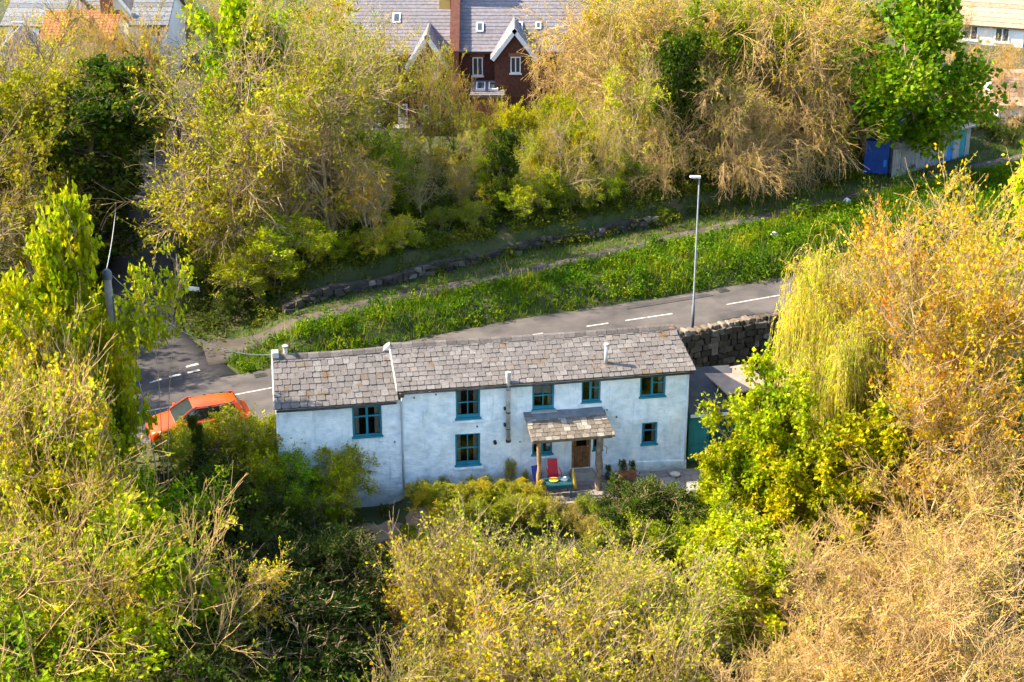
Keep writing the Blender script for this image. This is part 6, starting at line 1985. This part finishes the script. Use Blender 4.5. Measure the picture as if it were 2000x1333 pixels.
    ('wood_a', 1330, 20, 93.0, 'yl', 'yellow_green_tree', 'tall yellow-green tree in the wood', .6),
    ('green_a', 1390, 0, 92.0, 'mid', 'green_tree', 'full green tree behind the drooping ashes', .8),
    ('ash_a', 1440, 120, 86.0, 'tan', 'ash_tree', 'tan drooping ash above the footpath', 1.0),
    ('green_a', 1300, 170, 88.0, 'mid', 'green_tree', 'full green tree behind the drooping ashes', .7),
    ('green_a', 1480, 40, 94.0, 'olive', 'yellow_green_tree', 'tall yellow-green tree in the wood', .7),
    ('green_a', 1540, -40, 94.0, 'green', 'green_tree', 'full green tree behind the drooping ashes', .8),
    ('ash_a', 1590, 60, 89.0, 'gold', 'ash_tree', 'gold drooping ash above the footpath', .8),
    ('green_a', 1590, 120, 95.0, 'olive', 'yellow_green_tree', 'tall yellow-green tree in the wood', .7),
    ('wood_a', 1650, -30, 97.0, 'gold', 'budding_tree', 'gold-budded tall tree in the wood', .8),
    ('lime_b', 1755, -70, 90.3, 'green', 'big_green_tree', 'large full green tree over the blue container', .98),
    ('lime_b', 1730, 0, 97.0, 'green', 'big_green_tree', 'full green tree behind the large one', .8),
    ('ash_b', 1930, 40, 101.0, 'tan', 'ash_tree', 'tan feathery tree behind the garages', .8),
    ('ash_a', 1985, 70, 97.0, 'tan', 'ash_tree', 'tan feathery tree behind the garages', .8),
    ('ash_a', 1880, 110, 104.0, 'gold', 'ash_tree', 'gold feathery tree behind the garages', .7),
    ('bushy_a', 1960, 225, 95.0, 'deep', 'dark_bush', 'dark bush behind the garages', 1.3),
    # beyond the houses
    ('wood_a', 30, -10, 140.0, 'yellow', 'distant_tree', 'distant yellow tree beyond the houses', 1.2),
    ('wood_b', 230, -35, 142.0, 'yellow', 'distant_tree', 'distant yellow tree beyond the houses', 1.3),
    ('green_a', 290, -30, 138.0, 'yl', 'distant_tree', 'distant yellow-green tree beyond the houses', 1.0),
    ('wood_a', 340, -40, 132.0, 'yellow', 'distant_tree', 'distant yellow tree beyond the houses', 1.2),
    ('wood_b', 420, -50, 125.0, 'gold', 'distant_tree', 'distant gold tree beyond the houses', 1.2),
    ('wood_a', 500, -60, 120.0, 'yellow', 'distant_tree', 'distant yellow tree beyond the houses', 1.2),
    ('wood_b', 590, -60, 118.0, 'yl', 'distant_tree', 'distant yellow tree beyond the houses', 1.2),
    ('wood_a', 650, -50, 112.0, 'gold', 'distant_tree', 'distant gold tree beyond the houses', 1.0),
    ('wood_b', 1220, -60, 115.0, 'yellow', 'distant_tree', 'distant yellow tree beyond the houses', 1.1),
    ('wood_a', 1320, -60, 118.0, 'gold', 'distant_tree', 'distant gold tree beyond the houses', 1.2),
    ('wood_b', 1440, -60, 116.0, 'yl', 'distant_tree', 'distant yellow tree beyond the houses', 1.2),
    ('wood_a', 1560, -60, 118.0, 'yellow', 'distant_tree', 'distant yellow tree beyond the houses', 1.2),
    ('wood_a', 1680, -60, 116.0, 'yl', 'distant_tree', 'distant yellow tree beyond the houses', 1.2),
    ('wood_a', 1830, -60, 128.0, 'gold', 'distant_tree', 'distant gold tree beyond the houses', 1.2),
    ('wood_b', 1880, -40, 112.0, 'gold', 'distant_tree', 'distant gold tree beyond the houses', .8),
    ('wood_b', 2010, -30, 130.0, 'gold', 'distant_tree', 'distant gold tree beyond the houses', 1.2),
):
    wood(*a)
# the rest of the wood, planted at forestry spacing
frng = random.Random(12)
y_ = 78.0
while y_ < 103:
    x_ = -15.5 + frng.uniform(-1, 1)
    while x_ < 20:
        X, Yt = x_ + frng.uniform(-.9, .9), y_ + frng.uniform(-.9, .9)
        x_ += 3.1
        dpt = (Yt - float(yp(X))) * COSP
        if dpt < 3.6 or abs(X - float(xs(Yt))) < 4.6:
            continue
        if -12 < X < 6 and Yt > 100.5:
            continue
        dep = Yt * math.cos(CAM_P) + (CAM_H - 6) * math.sin(CAM_P)
        px_ = 1000 + CAM_F * X / dep
        if px_ < 690: ty = frng.uniform(-60, 140)
        elif px_ < 900: ty = frng.uniform(215, 300)
        elif px_ < 1150: ty = frng.uniform(195, 300)
        else: ty = frng.uniform(-60, 170)
        zone = 'left part of the wood' if px_ < 690 else 'wood below the terrace' if px_ < 1150 else 'right part of the wood'
        if px_ < 1150:
            pr, tn, nm, ds = frng.choice([('wood_a', 'olive', 'budding_tree', 'olive budding tree'), ('wood_b', 'gold', 'budding_tree', 'gold budding tree'), ('wood_a', 'yellow', 'budding_tree', 'yellow budding tree'), ('wood_b', 'yl', 'budding_tree', 'yellow-green budding tree'), ('ivy_a', 'deep', 'ivy_tree', 'dark ivy-clad tree'), ('green_a', 'mid', 'green_tree', 'full mid green tree')])
        else:
            pr, tn, nm, ds = frng.choice([('ash_b', 'gold', 'ash_tree', 'gold feathery ash'), ('green_a', 'olive', 'olive_tree', 'full olive tree'), ('green_a', 'mid', 'green_tree', 'full mid green tree'), ('wood_a', 'yl', 'budding_tree', 'yellow-green budding tree'), ('green_a', 'lime', 'lime_green_tree', 'full lime green tree'), ('ivy_a', 'deep', 'ivy_tree', 'dark ivy-clad tree')])
        p = aty(px_, ty, Yt)
        if p.z - gz(X, Yt) < 3.0:
            continue
        W_.append((px_, pr, ty, Yt, tn, nm, ds + ' in the ' + zone, frng.uniform(.75, 1.0)))
    y_ += 4.2
# trees just outside the left of the frame that shade the junction
for k, (X, Yt, h) in enumerate(((-25, 66, 11), (-28, 70, 12), (-25.5, 73.5, 11), (-29, 63, 12), (-24.5, 78, 12), (-27, 83, 12), (-32, 67, 13), (-23.5, 62, 8))):
    pass
    W_.append((-1000 + k, ('wood_a', 'green_a', 'wood_b')[k % 3], None, Yt, 'olive', 'roadside_tree', 'roadside tree beyond the left edge shading the junction', 1.0, X, h))
W_.sort(key=lambda r: r[0])
cnt, tot = {}, {}
for r in W_:
    tot[r[6]] = tot.get(r[6], 0) + 1
for row in W_:
    px, pr, py, Y, tint, name, desc, wide = row[:8]
    cnt[desc] = cnt.get(desc, 0) + 1
    lab = desc if tot[desc] == 1 else desc + ', ' + ORD[cnt[desc] - 1] + ' from the left'
    if py is None:
        plant(pr, row[8], Y, row[9], tint, lab, name, wide=wide, group='roadside trees left of the junction')
        continue
    PT(pr, px, py, Y, tint, lab, name, wide=wide, cat='bush' if 'bush' in name or 'shrub' in name else 'tree', group='trees and bushes of the wood behind the footpath')


# ------------------------------------------------------------------ ground cover
def scatter(rng, n, x0, x1, y0, y1, mask):
    x = rng.uniform(x0, x1, n); y = rng.uniform(y0, y1, n)
    m = mask(x, y)
    return x[m], y[m]


def on_side(x, y): return (np.abs(x - xs(y)) < 1.85 + 2.55 * (1 - sstep(66, 72.8, y))) & (y > 64)
def bank(x, y):
    d = (y - yc(x)) * COSR; dp = (y - yp(x)) * COSP
    return (d > 2.1) & (dp < -.5 - .9 * sstep(-10.5, -13.5, x)) & ~on_side(x, y) & (x > -14.5)
def strip(x, y):
    dp = (y - yp(x)) * COSP
    return (dp > .5 + .9 * sstep(-10.5, -13.5, x)) & (dp < 3.4) & (x > -15.5) & ~on_side(x, y)


grng = np.random.default_rng(77)


def blades(rng, x, y, h, w, lean=.35):
    n = len(x)
    z = ground_z(x, y) - .02
    a = rng.uniform(0, 6.28, n)
    hh = h * rng.uniform(.5, 1.3, n)
    ww = w * rng.uniform(.7, 1.3, n) / 2
    dx, dy = np.cos(a) * ww, np.sin(a) * ww
    lx_, ly_ = rng.normal(0, lean, n) * hh, rng.normal(0, lean, n) * hh
    p0 = np.stack([x - dx, y - dy, z], -1); p1 = np.stack([x + dx, y + dy, z], -1)
    p2 = np.stack([x + lx_ + dx * .3, y + ly_ + dy * .3, z + hh], -1); p3 = np.stack([x + lx_ - dx * .3, y + ly_ - dy * .3, z + hh], -1)
    return np.stack([p0, p1, p2, p3], 1).reshape(-1, 3), np.arange(n * 4).reshape(-1, 4)


def clumps(rng, x, y, n_each, rad, hgt, size):
    n = len(x)
    idx = np.repeat(np.arange(n), n_each)
    r_ = rng.uniform(.5, 1.4, n)[idx]
    v = unit(rng.normal(0, 1, (len(idx), 3))); v[:, 2] = np.abs(v[:, 2])
    v *= (rng.uniform(.35, 1, len(idx)) ** .5)[:, None]
    pos = np.stack([x[idx] + v[:, 0] * rad * r_, y[idx] + v[:, 1] * rad * r_, np.zeros(len(idx))], -1)
    pos[:, 2] = ground_z(x, y)[idx] + v[:, 2] * hgt * r_
    return leaves(rng, pos, size, .5, .6)


bx, by = scatter(grng, 150000, -14.5, 34, 67, 92, bank)
s1, s2 = scatter(grng, 70000, -15.5, 30, 70, 96, strip)
gh = .30 + .16 * wnoise(bx, by, .9)
o = bpy.data.objects.new('bank_grass', np_mesh('bank_grass', [(*blades(grng, bx, by, np.maximum(gh, .14), .045), 0, False), (*blades(grng, s1, s2, .17, .04), 0, False)], [M['grass']]))
link(o); o.color = (.105, .195, .005, 1)
tag(o, 'lush green grass on the bank between road and footpath', 'grass', kind='stuff')
cx_, cy_ = scatter(grng, 3200, -13.0, 30, 67, 90, bank)
o = bpy.data.objects.new('bank_weeds', np_mesh('bank_weeds', [(*clumps(grng, cx_, cy_, 34, .30, .55, .15), 0, False)], [M['leaf']]))
link(o); o.color = (.115, .225, .004, 1)
tag(o, 'leafy green weeds and nettles tufted over the roadside bank', 'weeds', kind='stuff')
kx, ky = scatter(grng, 1200, -13.0, 30, 67, 90, lambda x, y: bank(x, y) & (wnoise(x, y, .6, 3) > .15))
o = bpy.data.objects.new('bank_cow_parsley', np_mesh('bank_cow_parsley', [(*clumps(grng, kx, ky, 30, .30, .62, .13), 0, False)], [M['leaf']]))
link(o); o.color = (.27, .37, .004, 1)
tag(o, 'yellow-green frothy tufts scattered over the roadside bank', 'weeds', kind='stuff')


tx_, ty_ = scatter(grng, 22000, -14.5, 32, 67, 90, lambda x, y: bank(x, y) & (wnoise(x, y, .8, 7) > .25))
o = bpy.data.objects.new('bank_tall_grass', np_mesh('bank_tall_grass', [(*blades(grng, tx_, ty_, .62, .04, .3), 0, False)], [M['grass']]))
link(o); o.color = (.27, .30, .015, 1)
tag(o, 'patches of tall yellowing grass on the roadside bank', 'grass', kind='stuff')
dx_, dy_ = scatter(grng, 16000, -14.5, 32, 67, 92, lambda x, y: (bank(x, y) | strip(x, y)) & (wnoise(x, y, 1.3, 11) > .45))
o = bpy.data.objects.new('bank_dry_grass', np_mesh('bank_dry_grass', [(*blades(grng, dx_, dy_, .42, .035, .45), 0, False)], [M['grass']]))
link(o); o.color = (.30, .24, .07, 1)
tag(o, 'dry straw-coloured grass tussocks dotted over the roadside bank', 'grass', kind='stuff')
bxx, byy = scatter(grng, 330, -12.0, 30, 67, 90, lambda x, y: bank(x, y) & (wnoise(x, y, .45, 5) > -.1))
o = bpy.data.objects.new('bank_brambles', np_mesh('bank_brambles', [(*clumps(grng, bxx, byy, 150, .60, 1.05, .15), 0, False)], [M['leaf']]))
link(o); o.color = (.12, .22, .004, 1)
tag(o, 'low bramble mounds along the roadside bank', 'brambles', kind='stuff')


def woodfloor(x, y):
    dp = (y - yp(x)) * COSP
    far_ = (dp > 2.6 + .5 * wnoise(x, y, 1.3)) & (y < 106) & ~on_side(x, y) & ~((x > -12) & (x < 6) & (y > 101)) & ~((x > 19) & (x < 30) & (y > 88) & (y < 97))
    left = (x < -13.4) & (y > yc(x) + 2.4) & ~on_side(x, y)
    return far_ | left


def valley(x, y):
    d = (y - yc(x)) * COSR
    u = (x - HO[0]) * math.sin(HA) - (y - HO[1]) * math.cos(HA)
    lx = (x - HO[0]) * math.cos(HA) + (y - HO[1]) * math.sin(HA)
    return (d < -near_half(x) - .45) & ((u > 3.6) | (lx > 17.5) | (lx < -1.0))


ux, uy = scatter(grng, 7500, -36, 36, 67, 106, woodfloor)
def wall_margin(x, y):
    dp = (y - yp(x)) * COSP
    return (dp > 2.0 + .45 * wnoise(x, y, 1.7, 2)) & (dp < 8) & (x > -12) & (x < 20) & ~on_side(x, y)


mx1, my1 = scatter(grng, 3600, -12, 20, 72, 98, wall_margin)
o = bpy.data.objects.new('wall_top_ivy', np_mesh('wall_top_ivy', [(*clumps(grng, mx1, my1, 44, .42, .6, .15), 0, False)], [M['leaf']]))
link(o); o.color = (.14, .165, .010, 1)
tag(o, 'ivy and nettles spilling over the old stone wall', 'undergrowth', kind='stuff')
vx, vy = scatter(grng, 3800, -24, 26, 38, 72, valley)
o = bpy.data.objects.new('wood_undergrowth', np_mesh('wood_undergrowth', [(*clumps(grng, ux, uy, 26, .55, .75, .20), 0, False)], [M['leaf']]))
link(o); o.color = (.085, .115, .010, 1)
tag(o, 'dark ivy and bramble undergrowth covering the floor of the wood', 'undergrowth', kind='stuff')
o = bpy.data.objects.new('valley_undergrowth', np_mesh('valley_undergrowth', [(*clumps(grng, vx, vy, 26, .55, .75, .20), 0, False)], [M['leaf']]))
link(o); o.color = (.085, .13, .010, 1)
tag(o, 'dark green undergrowth on the slope below the cottage', 'undergrowth', kind='stuff')
# bare soil patch below the left part of the cottage
rows = []
for i in range(9):
    r = []
    for j in range(25):
        p = hl(2.6 + j * .2 + .1 * math.sin(i * 2.0), 1.5 + i * .28 + .12 * math.sin(j * 1.3), 0)
        r.append((p.x, p.y, gz(p.x, p.y) + .035 + .03 * math.sin(i * 3.1 + j * 1.7)))
    rows.append(r)
o = sheet_strip('soil_patch', M['turf'], rows)
tag(o, 'bare brown soil in the garden below the cottage', 'soil', kind='structure')
